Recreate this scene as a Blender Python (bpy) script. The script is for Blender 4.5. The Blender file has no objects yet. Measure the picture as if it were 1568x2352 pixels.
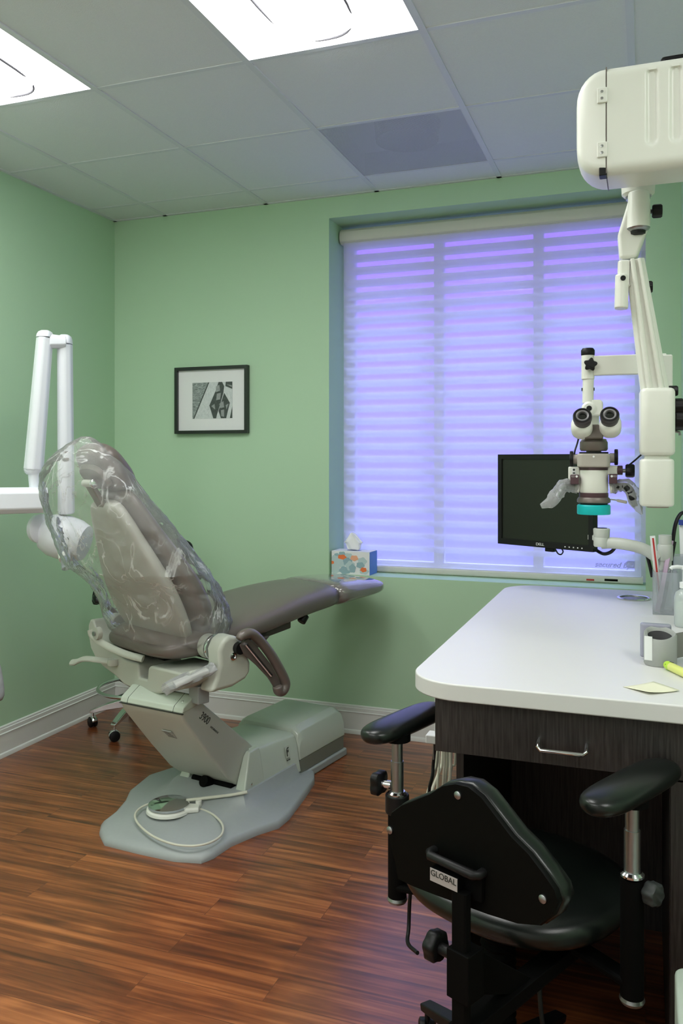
import bpy, bmesh, math, random
from mathutils import Vector, Matrix, noise

random.seed(7)
sc = bpy.context.scene
COL = sc.collection
PI = math.pi

# ------------------------------------------------------------------ camera
F_PX, CX, HY, EYE, YAW = 1919.0, 784.0, 1055.0, 1.385, math.radians(20)
cam_d = bpy.data.cameras.new('camera')
cam = bpy.data.objects.new('camera', cam_d)
COL.objects.link(cam)
cam.location = (0, 0, EYE)
cam.rotation_euler = (PI / 2, 0, YAW)
cam_d.sensor_fit = 'HORIZONTAL'
cam_d.sensor_width = 36
cam_d.lens = 36 * F_PX / 1568
cam_d.shift_y = -(1176 - HY) / 1568
cam_d.clip_start = 0.02
sc.camera = cam

# ------------------------------------------------------------------ world (evening sky outside the blind)
w = bpy.data.worlds.new('world')
sc.world = w
w.use_nodes = True
wn, wl = w.node_tree.nodes, w.node_tree.links
wn.clear()
wo = wn.new('ShaderNodeOutputWorld')
wb = wn.new('ShaderNodeBackground')
wt = wn.new('ShaderNodeTexCoord')
ws = wn.new('ShaderNodeSeparateXYZ')
wr = wn.new('ShaderNodeValToRGB')
re = wr.color_ramp.elements
re[0].position = 0.44; re[0].color = (0.42, 0.46, 1.75, 1)
re[1].position = 0.85; re[1].color = (4.6, 6.3, 12.5, 1)
k_ = re.new(0.54); k_.color = (0.54, 0.38, 2.0, 1)
k_ = re.new(0.64); k_.color = (0.62, 0.28, 2.0, 1)
k_ = re.new(0.74); k_.color = (2.5, 3.0, 7.2, 1)
wm = wn.new('ShaderNodeMath'); wm.operation = 'MULTIPLY_ADD'
wm.inputs[1].default_value = 0.5; wm.inputs[2].default_value = 0.5
wl.new(wt.outputs['Generated'], ws.inputs[0])
wl.new(ws.outputs['Z'], wm.inputs[0])
wl.new(wm.outputs[0], wr.inputs[0])
wl.new(wr.outputs[0], wb.inputs[0])
wb.inputs[1].default_value = 1.0
wl.new(wb.outputs[0], wo.inputs[0])

# ------------------------------------------------------------------ exposure and lamp level
sc.view_settings.view_transform = 'Standard'
sc.view_settings.look = 'None'
sc.view_settings.gamma = 1
sc.view_settings.exposure = 0.0
LAMP = 13.5
LAMP_COL = (1.0, 1.0, 0.97)
sc.cycles.use_denoising = True
sc.cycles.max_bounces = 10
sc.cycles.diffuse_bounces = 5
sc.cycles.transparent_max_bounces = 24
sc.cycles.sample_clamp_indirect = 6
sc.cycles.glossy_bounces = 8

# ------------------------------------------------------------------ measuring helpers
FW = Vector((-math.sin(YAW), math.cos(YAW), 0)); RT = Vector((math.cos(YAW), math.sin(YAW), 0))
def at(px, py, d):
    return FW * d + RT * ((px - CX) / F_PX * d) + Vector((0, 0, EYE - (py - HY) / F_PX * d))
def onz(px, py, z):
    return at(px, py, (EYE - z) * F_PX / (py - HY))
def ony(px, py, Y):
    return at(px, py, Y / (FW.y + RT.y * (px - CX) / F_PX))

# ------------------------------------------------------------------ materials
MATS = {}
def mat(name, col, rough=0.5, metal=0.0, spec=0.5, coat=0.0, vary=0.04, nscale=30, bump=0.0, bscale=200, alpha=None, trans=0.0, coatr=0.05):
    if name in MATS: return MATS[name]
    m = bpy.data.materials.new(name); m.use_nodes = True
    nt = m.node_tree; b = nt.nodes['Principled BSDF']
    b.inputs['Roughness'].default_value = rough
    b.inputs['Metallic'].default_value = metal
    b.inputs['Specular IOR Level'].default_value = spec
    b.inputs['Coat Weight'].default_value = coat
    b.inputs['Coat Roughness'].default_value = coatr
    b.inputs['Transmission Weight'].default_value = trans
    tc = nt.nodes.new('ShaderNodeTexCoord')
    no = nt.nodes.new('ShaderNodeTexNoise'); no.inputs['Scale'].default_value = nscale; no.inputs['Detail'].default_value = 3
    nt.links.new(tc.outputs['Object'], no.inputs['Vector'])
    mx = nt.nodes.new('ShaderNodeMix'); mx.data_type = 'RGBA'
    mx.inputs['A'].default_value = tuple(c * (1 - vary) for c in col) + (1,)
    mx.inputs['B'].default_value = tuple(min(1, c * (1 + vary)) for c in col) + (1,)
    nt.links.new(no.outputs['Fac'], mx.inputs['Factor'])
    nt.links.new(mx.outputs['Result'], b.inputs['Base Color'])
    if bump:
        n2 = nt.nodes.new('ShaderNodeTexNoise'); n2.inputs['Scale'].default_value = bscale; n2.inputs['Detail'].default_value = 4
        nt.links.new(tc.outputs['Object'], n2.inputs['Vector'])
        bp = nt.nodes.new('ShaderNodeBump'); bp.inputs['Strength'].default_value = bump; bp.inputs['Distance'].default_value = 0.002
        nt.links.new(n2.outputs['Fac'], bp.inputs['Height']); nt.links.new(bp.outputs[0], b.inputs['Normal'])
    MATS[name] = m
    return m

M_wall = mat('green wall paint', (0.46, 0.66, 0.46), 0.62, spec=0.3, vary=0.015, nscale=3, bump=0.15, bscale=350)
M_trim = mat('white gloss trim', (0.78, 0.79, 0.77), 0.35, vary=0.02)
M_tile = mat('ceiling tile', (0.74, 0.76, 0.80), 0.9, vary=0.035, nscale=150, bump=0.35, bscale=260, spec=0.15)
M_tbar = mat('ceiling tee bar', (0.66, 0.68, 0.74), 0.5, vary=0.02)
M_pan = mat('white lamp pan', (0.9, 0.9, 0.9), 0.5, vary=0.01)
M_desk = mat('white laminate', (0.71, 0.705, 0.70), 0.38, vary=0.01, spec=0.4)
M_white = mat('ivory enamel', (0.76, 0.77, 0.71), 0.32, vary=0.015)
M_xray = mat('cool white plastic', (0.77, 0.80, 0.86), 0.3, vary=0.015)
M_beige = mat('chair beige plastic', (0.47, 0.49, 0.43), 0.38, vary=0.02)
M_sage = mat('chair pale cover', (0.50, 0.56, 0.48), 0.28, vary=0.02, coat=0.25)
M_grey = mat('chair base grey', (0.34, 0.37, 0.37), 0.45, vary=0.04, nscale=60)
M_band = mat('dark sage band', (0.19, 0.20, 0.165), 0.5)
M_taupe = mat('taupe vinyl', (0.135, 0.112, 0.100), 0.30, vary=0.05, nscale=12, bump=0.12, bscale=500, spec=0.6)
M_black = mat('black vinyl', (0.006, 0.008, 0.007), 0.28, vary=0.1, bump=0.08, bscale=700, spec=0.45)
M_bplas = mat('black plastic', (0.007, 0.007, 0.0075), 0.42, vary=0.1, spec=0.28)
M_bmat = mat('matte black', (0.0025, 0.0025, 0.0025), 0.7, vary=0.1, spec=0.08)
M_chrome = mat('chrome', (0.75, 0.76, 0.78), 0.12, metal=1.0, vary=0.02)
M_steel = mat('brushed steel', (0.36, 0.37, 0.38), 0.35, metal=1.0, vary=0.05, nscale=80)
M_maroon = mat('anodised brown', (0.075, 0.035, 0.045), 0.35, vary=0.05)
M_brown = mat('taupe metal', (0.17, 0.145, 0.13), 0.4, vary=0.05, metal=0.3)
M_beigem = mat('beige metal', (0.42, 0.39, 0.35), 0.4, vary=0.03)
M_teal = mat('teal rubber', (0.0, 0.50, 0.52), 0.45, vary=0.03)
M_paper = mat('white paper', (0.80, 0.81, 0.82), 0.7, vary=0.01)
M_note = mat('pale yellow paper', (0.80, 0.79, 0.60), 0.7, vary=0.01)
M_yellow = mat('highlighter yellow', (0.72, 0.76, 0.22), 0.35, vary=0.02)
M_lime = mat('lime cap', (0.50, 0.75, 0.06), 0.3, vary=0.02)
M_screen = mat('dark screen', (0.012, 0.015, 0.010), 0.32, vary=0.05, spec=0.4)
M_silver = mat('silver print', (0.6, 0.6, 0.6), 0.4, vary=0.02)
M_ink = mat('dark ink', (0.03, 0.035, 0.03), 0.5)
M_red = mat('red print', (0.45, 0.03, 0.03), 0.4)
M_cuff = mat('grey cuff fabric', (0.36, 0.37, 0.36), 0.6, vary=0.04, bump=0.2, bscale=900)
M_lav = mat('lavender grey plastic', (0.33, 0.33, 0.42), 0.25, vary=0.02)
M_cable = mat('ivory cable', (0.62, 0.62, 0.52), 0.45)
M_orange = mat('orange print', (0.85, 0.20, 0.06), 0.6)
M_peach = mat('peach print', (0.85, 0.42, 0.26), 0.6)
M_cloud1 = mat('pale blue print', (0.50, 0.63, 0.64), 0.6)
M_cloud2 = mat('slate blue print', (0.30, 0.45, 0.50), 0.6)
M_blueside = mat('blue carton', (0.10, 0.25, 0.60), 0.6)
M_sticker = mat('blue sticker', (0.02, 0.05, 0.30), 0.5)
M_tissue = mat('tissue paper', (0.86, 0.86, 0.88), 0.9, vary=0.01)
M_pink = mat('pink lilac pen', (0.55, 0.38, 0.55), 0.35)
M_blindrail = mat('blind rail', (0.60, 0.60, 0.55), 0.45, vary=0.02, bump=0.05)

def wood(name, c1, c2, scale, rough, stretch=(1, 14, 1), bump=0.1):
    m = bpy.data.materials.new(name); m.use_nodes = True
    nt = m.node_tree; b = nt.nodes['Principled BSDF']; N = nt.nodes.new; L = nt.links.new
    tc = N('ShaderNodeTexCoord'); mp = N('ShaderNodeMapping'); mp.inputs['Scale'].default_value = stretch
    no = N('ShaderNodeTexNoise'); no.inputs['Scale'].default_value = scale; no.inputs['Detail'].default_value = 5
    L(tc.outputs['Object'], mp.inputs[0]); L(mp.outputs[0], no.inputs['Vector'])
    cr = N('ShaderNodeValToRGB'); cr.color_ramp.elements[0].position = 0.35; cr.color_ramp.elements[1].position = 0.68
    cr.color_ramp.elements[0].color = c1 + (1,); cr.color_ramp.elements[1].color = c2 + (1,)
    L(no.outputs['Fac'], cr.inputs[0]); L(cr.outputs[0], b.inputs['Base Color'])
    b.inputs['Roughness'].default_value = rough
    bp = N('ShaderNodeBump'); bp.inputs['Strength'].default_value = bump; bp.inputs['Distance'].default_value = 0.002
    L(no.outputs['Fac'], bp.inputs['Height']); L(bp.outputs[0], b.inputs['Normal'])
    return m
M_wenge = wood('dark espresso wood', (0.012, 0.0095, 0.009), (0.042, 0.035, 0.034), 10, 0.45, (22, 22, 1.2))

def floor_mat():
    m = bpy.data.materials.new('reddish plank floor'); m.use_nodes = True
    nt = m.node_tree; b = nt.nodes['Principled BSDF']; N = nt.nodes.new; L = nt.links.new
    tc = N('ShaderNodeTexCoord')
    br = N('ShaderNodeTexBrick')
    br.inputs['Scale'].default_value = 1; br.inputs['Brick Width'].default_value = 0.92; br.inputs['Row Height'].default_value = 0.102
    br.inputs['Mortar Size'].default_value = 0.0008; br.inputs['Mortar Smooth'].default_value = 0.3
    br.offset = 0.37; br.offset_frequency = 2
    br.inputs['Color1'].default_value = (0, 0, 0, 1); br.inputs['Color2'].default_value = (1, 1, 1, 1); br.inputs['Mortar'].default_value = (0.5, 0.5, 0.5, 1)
    L(tc.outputs['Object'], br.inputs['Vector'])
    # per plank offset of the grain
    cmb = N('ShaderNodeVectorMath'); cmb.operation = 'MULTIPLY_ADD'
    cmb.inputs[1].default_value = (7.3, 3.1, 5.7)
    L(br.outputs['Color'], cmb.inputs[0]); L(tc.outputs['Object'], cmb.inputs[2])
    mp = N('ShaderNodeMapping'); mp.inputs['Scale'].default_value = (0.9, 30, 1); L(cmb.outputs[0], mp.inputs[0])
    n1 = N('ShaderNodeTexNoise'); n1.inputs['Scale'].default_value = 1.6; n1.inputs['Detail'].default_value = 6; n1.inputs['Distortion'].default_value = 0.7
    L(mp.outputs[0], n1.inputs['Vector'])
    mp2 = N('ShaderNodeMapping'); mp2.inputs['Scale'].default_value = (1.4, 7, 1); L(cmb.outputs[0], mp2.inputs[0])
    n2 = N('ShaderNodeTexNoise'); n2.inputs['Scale'].default_value = 1.5; n2.inputs['Detail'].default_value = 3; n2.inputs['Distortion'].default_value = 1.6
    L(mp2.outputs[0], n2.inputs['Vector'])
    mixf = N('ShaderNodeMath'); mixf.operation = 'MULTIPLY_ADD'; mixf.inputs[1].default_value = 0.6
    half = N('ShaderNodeMath'); half.operation = 'MULTIPLY'; half.inputs[1].default_value = 0.4
    L(n2.outputs['Fac'], half.inputs[0]); L(n1.outputs['Fac'], mixf.inputs[0]); L(half.outputs[0], mixf.inputs[2])
    pl = N('ShaderNodeMath'); pl.operation = 'MULTIPLY_ADD'; pl.inputs[1].default_value = 0.045; 
    sub = N('ShaderNodeMath'); sub.operation = 'SUBTRACT'; sub.inputs[1].default_value = 0.022
    L(br.outputs['Color'], pl.inputs[0]); L(mixf.outputs[0], pl.inputs[2]); L(pl.outputs[0], sub.inputs[0])
    cr = N('ShaderNodeValToRGB'); e = cr.color_ramp.elements
    e[0].position = 0.34; e[0].color = (0.078, 0.020, 0.007, 1)
    e[1].position = 0.68; e[1].color = (0.46, 0.155, 0.048, 1)
    x = e.new(0.46); x.color = (0.17, 0.045, 0.013, 1)
    x = e.new(0.56); x.color = (0.285, 0.083, 0.024, 1)
    L(sub.outputs[0], cr.inputs[0])
    mm = N('ShaderNodeMix'); mm.data_type = 'RGBA'; mm.inputs['B'].default_value = (0.03, 0.012, 0.008, 1)
    fm = N('ShaderNodeMath'); fm.operation = 'MULTIPLY'; fm.inputs[1].default_value = 0.6
    L(br.outputs['Fac'], fm.inputs[0]); L(fm.outputs[0], mm.inputs['Factor']); L(cr.outputs[0], mm.inputs['A'])
    L(mm.outputs['Result'], b.inputs['Base Color'])
    b.inputs['Roughness'].default_value = 0.34
    b.inputs['Coat Weight'].default_value = 0.55; b.inputs['Coat Roughness'].default_value = 0.2
    b.inputs['Specular IOR Level'].default_value = 0.5
    bp = N('ShaderNodeBump'); bp.inputs['Strength'].default_value = 0.10; bp.inputs['Distance'].default_value = 0.001
    L(mixf.outputs[0], bp.inputs['Height']); L(bp.outputs[0], b.inputs['Normal'])
    return m
M_floor = floor_mat()

def emit(name, col, s):
    m = bpy.data.materials.new(name); m.use_nodes = True
    nt = m.node_tree; nt.nodes.clear()
    o = nt.nodes.new('ShaderNodeOutputMaterial'); e = nt.nodes.new('ShaderNodeEmission')
    e.inputs[0].default_value = col + (1,); e.inputs[1].default_value = s
    nt.links.new(e.outputs[0], o.inputs[0]); return m
M_lamp = emit('lit diffuser', LAMP_COL, LAMP)

def film(name, transp, col, rough, kind='plastic', bump=0.0, bscale=20, facing=0.35, gl=0.35):
    """clear film / sheer cloth / window glass: transparent mixed with scattering or gloss"""
    m = bpy.data.materials.new(name); m.use_nodes = True
    nt = m.node_tree; nt.nodes.clear(); N = nt.nodes.new; L = nt.links.new
    o = N('ShaderNodeOutputMaterial'); t = N('ShaderNodeBsdfTransparent')
    tc = N('ShaderNodeTexCoord')
    if kind == 'sheer':
        d = N('ShaderNodeBsdfDiffuse'); tr = N('ShaderNodeBsdfTranslucent')
        d.inputs[0].default_value = col + (1,); tr.inputs[0].default_value = col + (1,)
        a = N('ShaderNodeMixShader'); a.inputs[0].default_value = rough
        L(d.outputs[0], a.inputs[1]); L(tr.outputs[0], a.inputs[2])
        mx = N('ShaderNodeMixShader'); mx.inputs[0].default_value = 1 - transp
        L(t.outputs[0], mx.inputs[1]); L(a.outputs[0], mx.inputs[2]); L(mx.outputs[0], o.inputs[0])
        return m
    g = N('ShaderNodeBsdfGlossy'); g.inputs['Roughness'].default_value = rough
    d = N('ShaderNodeBsdfDiffuse'); d.inputs[0].default_value = col + (1,)
    lw = N('ShaderNodeLayerWeight'); lw.inputs['Blend'].default_value = facing
    if bump:
        n = N('ShaderNodeTexNoise'); n.inputs['Scale'].default_value = bscale; n.inputs['Detail'].default_value = 5; n.inputs['Distortion'].default_value = 1.2
        v = N('ShaderNodeTexVoronoi'); v.feature = 'DISTANCE_TO_EDGE'; v.inputs['Scale'].default_value = bscale * 0.55
        L(tc.outputs['Object'], n.inputs['Vector']); L(n.outputs['Color'], v.inputs['Vector'])
        ad = N('ShaderNodeMath'); ad.operation = 'MULTIPLY_ADD'; ad.inputs[1].default_value = 0.5
        L(v.outputs['Distance'], ad.inputs[0]); L(n.outputs['Fac'], ad.inputs[2])
        bp = N('ShaderNodeBump'); bp.inputs['Strength'].default_value = bump; bp.inputs['Distance'].default_value = 0.02
        L(ad.outputs[0], bp.inputs['Height'])
        L(bp.outputs[0], g.inputs['Normal'])
    a = N('ShaderNodeMixShader'); a.inputs[0].default_value = 1 - transp   # film haze
    L(t.outputs[0], a.inputs[1]); L(d.outputs[0], a.inputs[2])
    fm = N('ShaderNodeMath'); fm.operation = 'MULTIPLY'; fm.inputs[1].default_value = gl
    L(lw.outputs['Fresnel'], fm.inputs[0])
    mx = N('ShaderNodeMixShader'); L(fm.outputs[0], mx.inputs[0])
    L(a.outputs[0], mx.inputs[1]); L(g.outputs[0], mx.inputs[2]); L(mx.outputs[0], o.inputs[0])
    return m
M_bag = film('clear crinkled plastic', 0.93, (0.92, 0.94, 0.94), 0.13, bump=0.6, bscale=6, facing=0.13, gl=0.9)
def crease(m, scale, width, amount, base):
    """wispy whitened creases in clear film, also painting bright crease highlights"""
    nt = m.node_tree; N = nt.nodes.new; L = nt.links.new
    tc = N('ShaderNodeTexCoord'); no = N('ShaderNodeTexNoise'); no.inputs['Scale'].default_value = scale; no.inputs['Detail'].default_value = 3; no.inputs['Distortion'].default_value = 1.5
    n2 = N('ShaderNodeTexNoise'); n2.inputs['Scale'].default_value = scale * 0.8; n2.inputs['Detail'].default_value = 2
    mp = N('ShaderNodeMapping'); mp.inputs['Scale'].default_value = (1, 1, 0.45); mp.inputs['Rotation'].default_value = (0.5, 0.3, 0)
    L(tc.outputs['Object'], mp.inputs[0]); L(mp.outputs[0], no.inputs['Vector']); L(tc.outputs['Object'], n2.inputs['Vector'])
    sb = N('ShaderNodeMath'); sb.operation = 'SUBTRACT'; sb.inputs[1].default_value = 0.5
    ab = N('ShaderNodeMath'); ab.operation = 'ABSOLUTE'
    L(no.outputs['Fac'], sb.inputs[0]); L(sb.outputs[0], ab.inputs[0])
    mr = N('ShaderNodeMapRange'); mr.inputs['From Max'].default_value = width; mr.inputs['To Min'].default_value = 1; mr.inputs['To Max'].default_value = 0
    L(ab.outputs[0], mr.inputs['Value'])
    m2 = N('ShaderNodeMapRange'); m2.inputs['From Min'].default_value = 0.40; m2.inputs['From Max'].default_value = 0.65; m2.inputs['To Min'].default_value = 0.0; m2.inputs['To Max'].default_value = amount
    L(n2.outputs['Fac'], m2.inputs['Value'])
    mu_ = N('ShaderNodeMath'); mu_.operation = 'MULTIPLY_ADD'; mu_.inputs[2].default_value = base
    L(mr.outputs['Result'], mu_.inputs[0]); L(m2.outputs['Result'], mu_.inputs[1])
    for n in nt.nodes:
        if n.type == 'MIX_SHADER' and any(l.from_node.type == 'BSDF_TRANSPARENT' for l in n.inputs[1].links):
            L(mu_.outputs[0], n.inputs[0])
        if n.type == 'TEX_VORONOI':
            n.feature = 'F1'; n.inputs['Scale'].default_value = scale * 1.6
crease(M_bag, 8.0, 0.030, 0.48, 0.13)  # diffuse white wisps also paint highlights along the bag's creases
M_wrap = film('clear wrap', 0.72, (0.8, 0.82, 0.85), 0.12, bump=0.8, bscale=45, facing=0.5, gl=0.9)
M_acryl = film('frosted acrylic', 0.68, (0.62, 0.66, 0.74), 0.12, facing=0.4, gl=0.8)
M_glass = film('window glass', 0.98, (0.8, 0.8, 1.0), 0.02, facing=0.25, gl=1.0)
M_sheer = film('blind sheer', 0.66, (0.92, 0.92, 0.94), 0.66, 'sheer')
M_vane = film('blind vane', 0.10, (0.94, 0.94, 0.95), 0.80, 'sheer')
M_bottle = film('clear bottle', 0.55, (0.78, 0.85, 0.84), 0.1, facing=0.4, gl=0.7)
M_cover = mat('clear covered vinyl', (0.19, 0.175, 0.165), 0.12, vary=0.05, nscale=12, bump=0.25, bscale=14, coat=1.0, spec=0.7, coatr=0.04)

def vent_mat():
    m = bpy.data.materials.new('perforated vent face'); m.use_nodes = True
    nt = m.node_tree; b = nt.nodes['Principled BSDF']; N = nt.nodes.new; L = nt.links.new
    b.inputs['Base Color'].default_value = (0.62, 0.64, 0.72, 1); b.inputs['Roughness'].default_value = 0.5
    tc = N('ShaderNodeTexCoord'); mp = N('ShaderNodeMapping'); mp.inputs['Rotation'].default_value = (0, 0, PI / 4)
    L(tc.outputs['Object'], mp.inputs[0])
    vo = N('ShaderNodeTexVoronoi'); vo.inputs['Scale'].default_value = 150; vo.inputs['Randomness'].default_value = 0
    L(mp.outputs[0], vo.inputs['Vector'])
    lt = N('ShaderNodeMath'); lt.operation = 'LESS_THAN'; lt.inputs[1].default_value = 0.45
    L(vo.outputs['Distance'], lt.inputs[0])
    t = N('ShaderNodeBsdfTransparent'); mx = N('ShaderNodeMixShader'); o = nt.nodes['Material Output']
    L(lt.outputs[0], mx.inputs[0]); L(b.outputs[0], mx.inputs[1]); L(t.outputs[0], mx.inputs[2]); L(mx.outputs[0], o.inputs[0])
    return m
M_vent = vent_mat()

def sea_mat():
    m = bpy.data.materials.new('grey rippled sea print'); m.use_nodes = True
    nt = m.node_tree; b = nt.nodes['Principled BSDF']; N = nt.nodes.new; L = nt.links.new
    tc = N('ShaderNodeTexCoord'); mp = N('ShaderNodeMapping'); mp.inputs['Scale'].default_value = (40, 1, 120)
    no = N('ShaderNodeTexNoise'); no.inputs['Scale'].default_value = 1.5; no.inputs['Detail'].default_value = 4; no.inputs['Distortion'].default_value = 1
    cr = N('ShaderNodeValToRGB'); cr.color_ramp.elements[0].position = 0.35; cr.color_ramp.elements[1].position = 0.7
    cr.color_ramp.elements[0].color = (0.14, 0.17, 0.165, 1); cr.color_ramp.elements[1].color = (0.45, 0.49, 0.49, 1)
    L(tc.outputs['Object'], mp.inputs[0]); L(mp.outputs[0], no.inputs['Vector']); L(no.outputs['Fac'], cr.inputs[0]); L(cr.outputs[0], b.inputs['Base Color'])
    b.inputs['Roughness'].default_value = 0.5
    return m
M_sea = sea_mat()

# ------------------------------------------------------------------ mesh helpers
class MB:
    def __init__(s): s.bm = bmesh.new()
    def box(s, x0, x1, y0, y1, z0, z1, M=None):
        vs = [s.bm.verts.new((x, y, z)) for z in (z0, z1) for y in (y0, y1) for x in (x0, x1)]
        for f in ((0, 2, 3, 1), (4, 5, 7, 6), (0, 1, 5, 4), (2, 6, 7, 3), (0, 4, 6, 2), (1, 3, 7, 5)):
            s.bm.faces.new([vs[i] for i in f])
        if M is not None: bmesh.ops.transform(s.bm, matrix=M, verts=vs)
        return s
    def loft(s, rings, cap=True, closed=True):
        R = [[s.bm.verts.new(p) for p in r] for r in rings]
        n = len(R[0])
        for a, b in zip(R, R[1:]):
            for i in range(n if closed else n - 1):
                j = (i + 1) % n
                s.bm.faces.new((a[i], a[j], b[j], b[i]))
        if cap and closed:
            for r, rev in ((R[0], True), (R[-1], False)):
                try: s.bm.faces.new(list(reversed(r)) if rev else r)
                except ValueError: pass
        return s
    def prism(s, poly, O, U, V, W, t0, t1):
        O, U, V, W = map(Vector, (O, U, V, W))
        return s.loft([[O + U * p[0] + V * p[1] + W * t for p in poly] for t in (t0, t1)])
    def cyl(s, p0, p1, r0, r1=None, seg=24):
        r1 = r0 if r1 is None else r1
        p0, p1 = Vector(p0), Vector(p1); d = (p1 - p0).normalized()
        u = d.orthogonal().normalized(); v = d.cross(u)
        rg = lambda c, r: [c + (u * math.cos(2 * PI * i / seg) + v * math.sin(2 * PI * i / seg)) * r for i in range(seg)]
        return s.loft([rg(p0, r0), rg(p1, r1)])
    def lathe(s, prof, O=(0, 0, 0), axis=(0, 0, 1), seg=32, cap=True):
        O = Vector(O); d = Vector(axis).normalized(); u = d.orthogonal().normalized(); v = d.cross(u)
        return s.loft([[O + d * z + (u * math.cos(2 * PI * i / seg) + v * math.sin(2 * PI * i / seg)) * max(r, 1e-4) for i in range(seg)] for r, z in prof], cap=cap)
    def tube(s, pts, r, seg=10, closed=False, flat=1.0, up=None):
        P = [Vector(p) for p in pts]; n = len(P); rings = []
        T = []
        for i in range(n):
            a = P[(i - 1) % n] if (closed or i) else P[0]; b = P[(i + 1) % n] if (closed or i < n - 1) else P[-1]
            T.append((b - a).normalized())
        u = (Vector(up) if up else T[0].orthogonal()); u = (u - T[0] * u.dot(T[0])).normalized()
        for i in range(n):
            u = (u - T[i] * u.dot(T[i])).normalized(); v = T[i].cross(u)
            rr = r[i] if isinstance(r, (list, tuple)) else r
            rings.append([P[i] + u * (math.cos(2 * PI * k / seg) * rr) + v * (math.sin(2 * PI * k / seg) * rr * flat) for k in range(seg)])
        if closed: rings.append([p.copy() for p in rings[0]])
        s.loft(rings, cap=not closed)
        if closed: bmesh.ops.remove_doubles(s.bm, verts=s.bm.verts, dist=1e-5)
        return s
    def bar(s, p0, p1, w0, h0, w1=None, h1=None, up=(0, 0, 1), ch=0.25):
        """tapered bar with chamfered section; w along side, h along up"""
        w1 = w0 if w1 is None else w1; h1 = h0 if h1 is None else h1
        p0, p1 = Vector(p0), Vector(p1); d = (p1 - p0).normalized(); up = Vector(up)
        v = (up - d * up.dot(d)).normalized(); u = d.cross(v)
        def ring(c, w_, h_):
            a, b, k = w_ / 2, h_ / 2, ch * min(w_, h_)
            q = [(-a + k, -b), (a - k, -b), (a, -b + k), (a, b - k), (a - k, b), (-a + k, b), (-a, b - k), (-a, -b + k)]
            return [c + u * x + v * y for x, y in q]
        return s.loft([ring(p0, w0, h0), ring(p1, w1, h1)])
    def build(s, name, m, parent=None, bevel=0, sub=0, M=None, seg=3, sharp=38, solid=0):
        bm = s.bm
        if M is not None: bmesh.ops.transform(bm, matrix=M, verts=bm.verts)
        bmesh.ops.recalc_face_normals(bm, faces=bm.faces)
        me = bpy.data.meshes.new(name); bm.to_mesh(me); bm.free()
        me.polygons.foreach_set('use_smooth', [True] * len(me.polygons))
        if not sub: me.set_sharp_from_angle(angle=math.radians(sharp))
        o = bpy.data.objects.new(name, me); COL.objects.link(o)
        me.materials.append(m)
        if parent is not None: o.parent = parent
        if solid:
            d = o.modifiers.new('thick', 'SOLIDIFY'); d.thickness = solid; d.offset = 0
        if bevel:
            b = o.modifiers.new('bevel', 'BEVEL'); b.width = bevel; b.segments = seg; b.limit_method = 'ANGLE'; b.angle_limit = math.radians(32); b.harden_normals = True
        if sub:
            d = o.modifiers.new('sub', 'SUBSURF'); d.levels = sub; d.render_levels = sub
        return o

def tag(o, label, cat, group=None):
    o['label'] = label; o['category'] = cat
    if group: o['group'] = group
    return o
def thing(name, label, cat, loc=(0, 0, 0), rz=0, group=None):
    o = bpy.data.objects.new(name, None); o.empty_display_size = 0.05; COL.objects.link(o)
    o.location = loc; o.rotation_euler = (0, 0, rz)
    bpy.context.view_layer.update()
    return tag(o, label, cat, group)
def inv(o):
    return (Matrix.Translation(o.location) @ o.rotation_euler.to_matrix().to_4x4()).inverted()
def struct(o): o['kind'] = 'structure'; return o
def rrect(x0, x1, y0, y1, r, n=5, corners=(1, 1, 1, 1)):
    out = []
    for (cx, cy, a0), c in zip(((x1 - r, y0 + r, -90), (x1 - r, y1 - r, 0), (x0 + r, y1 - r, 90), (x0 + r, y0 + r, 180)), corners):
        if c:
            for i in range(n + 1):
                a = math.radians(a0 + 90 * i / n); out.append((cx + r * math.cos(a), cy + r * math.sin(a)))
        else:
            out.append((x1 if a0 in (-90, 0) else x0, y0 if a0 in (-90, 180) else y1))
    return out
def superring(c, U, V, a, b, n=28, e=3.0, N=None):
    out = []
    for i in range(n):
        t = 2 * PI * i / n; ct, st = math.cos(t), math.sin(t)
        out.append(Vector(c) + Vector(U) * (a * math.copysign(abs(ct) ** (2 / e), ct)) + Vector(V) * (b * math.copysign(abs(st) ** (2 / e), st)))
    return out
def text(name, s, size, O, U, V, m, parent=None, depth=0.0006, xs=1.0, align='CENTER', shear=0, bold=0.0):
    cu = bpy.data.curves.new(name, 'FONT'); cu.body = s; cu.size = size; cu.extrude = depth / size * size; cu.align_x = align; cu.align_y = 'CENTER'; cu.shear = shear; cu.offset = bold
    t = bpy.data.objects.new(name, cu); COL.objects.link(t)
    dg = bpy.context.evaluated_depsgraph_get()
    me = bpy.data.meshes.new_from_object(t.evaluated_get(dg)); me.name = name
    bpy.data.objects.remove(t); bpy.data.curves.remove(cu)
    U, V = Vector(U).normalized(), Vector(V).normalized(); W = U.cross(V)
    M = Matrix(((U.x * xs, V.x, W.x, O[0]), (U.y * xs, V.y, W.y, O[1]), (U.z * xs, V.z, W.z, O[2]), (0, 0, 0, 1)))
    me.transform(M); me.materials.clear(); me.materials.append(m)
    o = bpy.data.objects.new(name, me); COL.objects.link(o)
    if parent is not None: o.parent = parent
    return o
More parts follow.
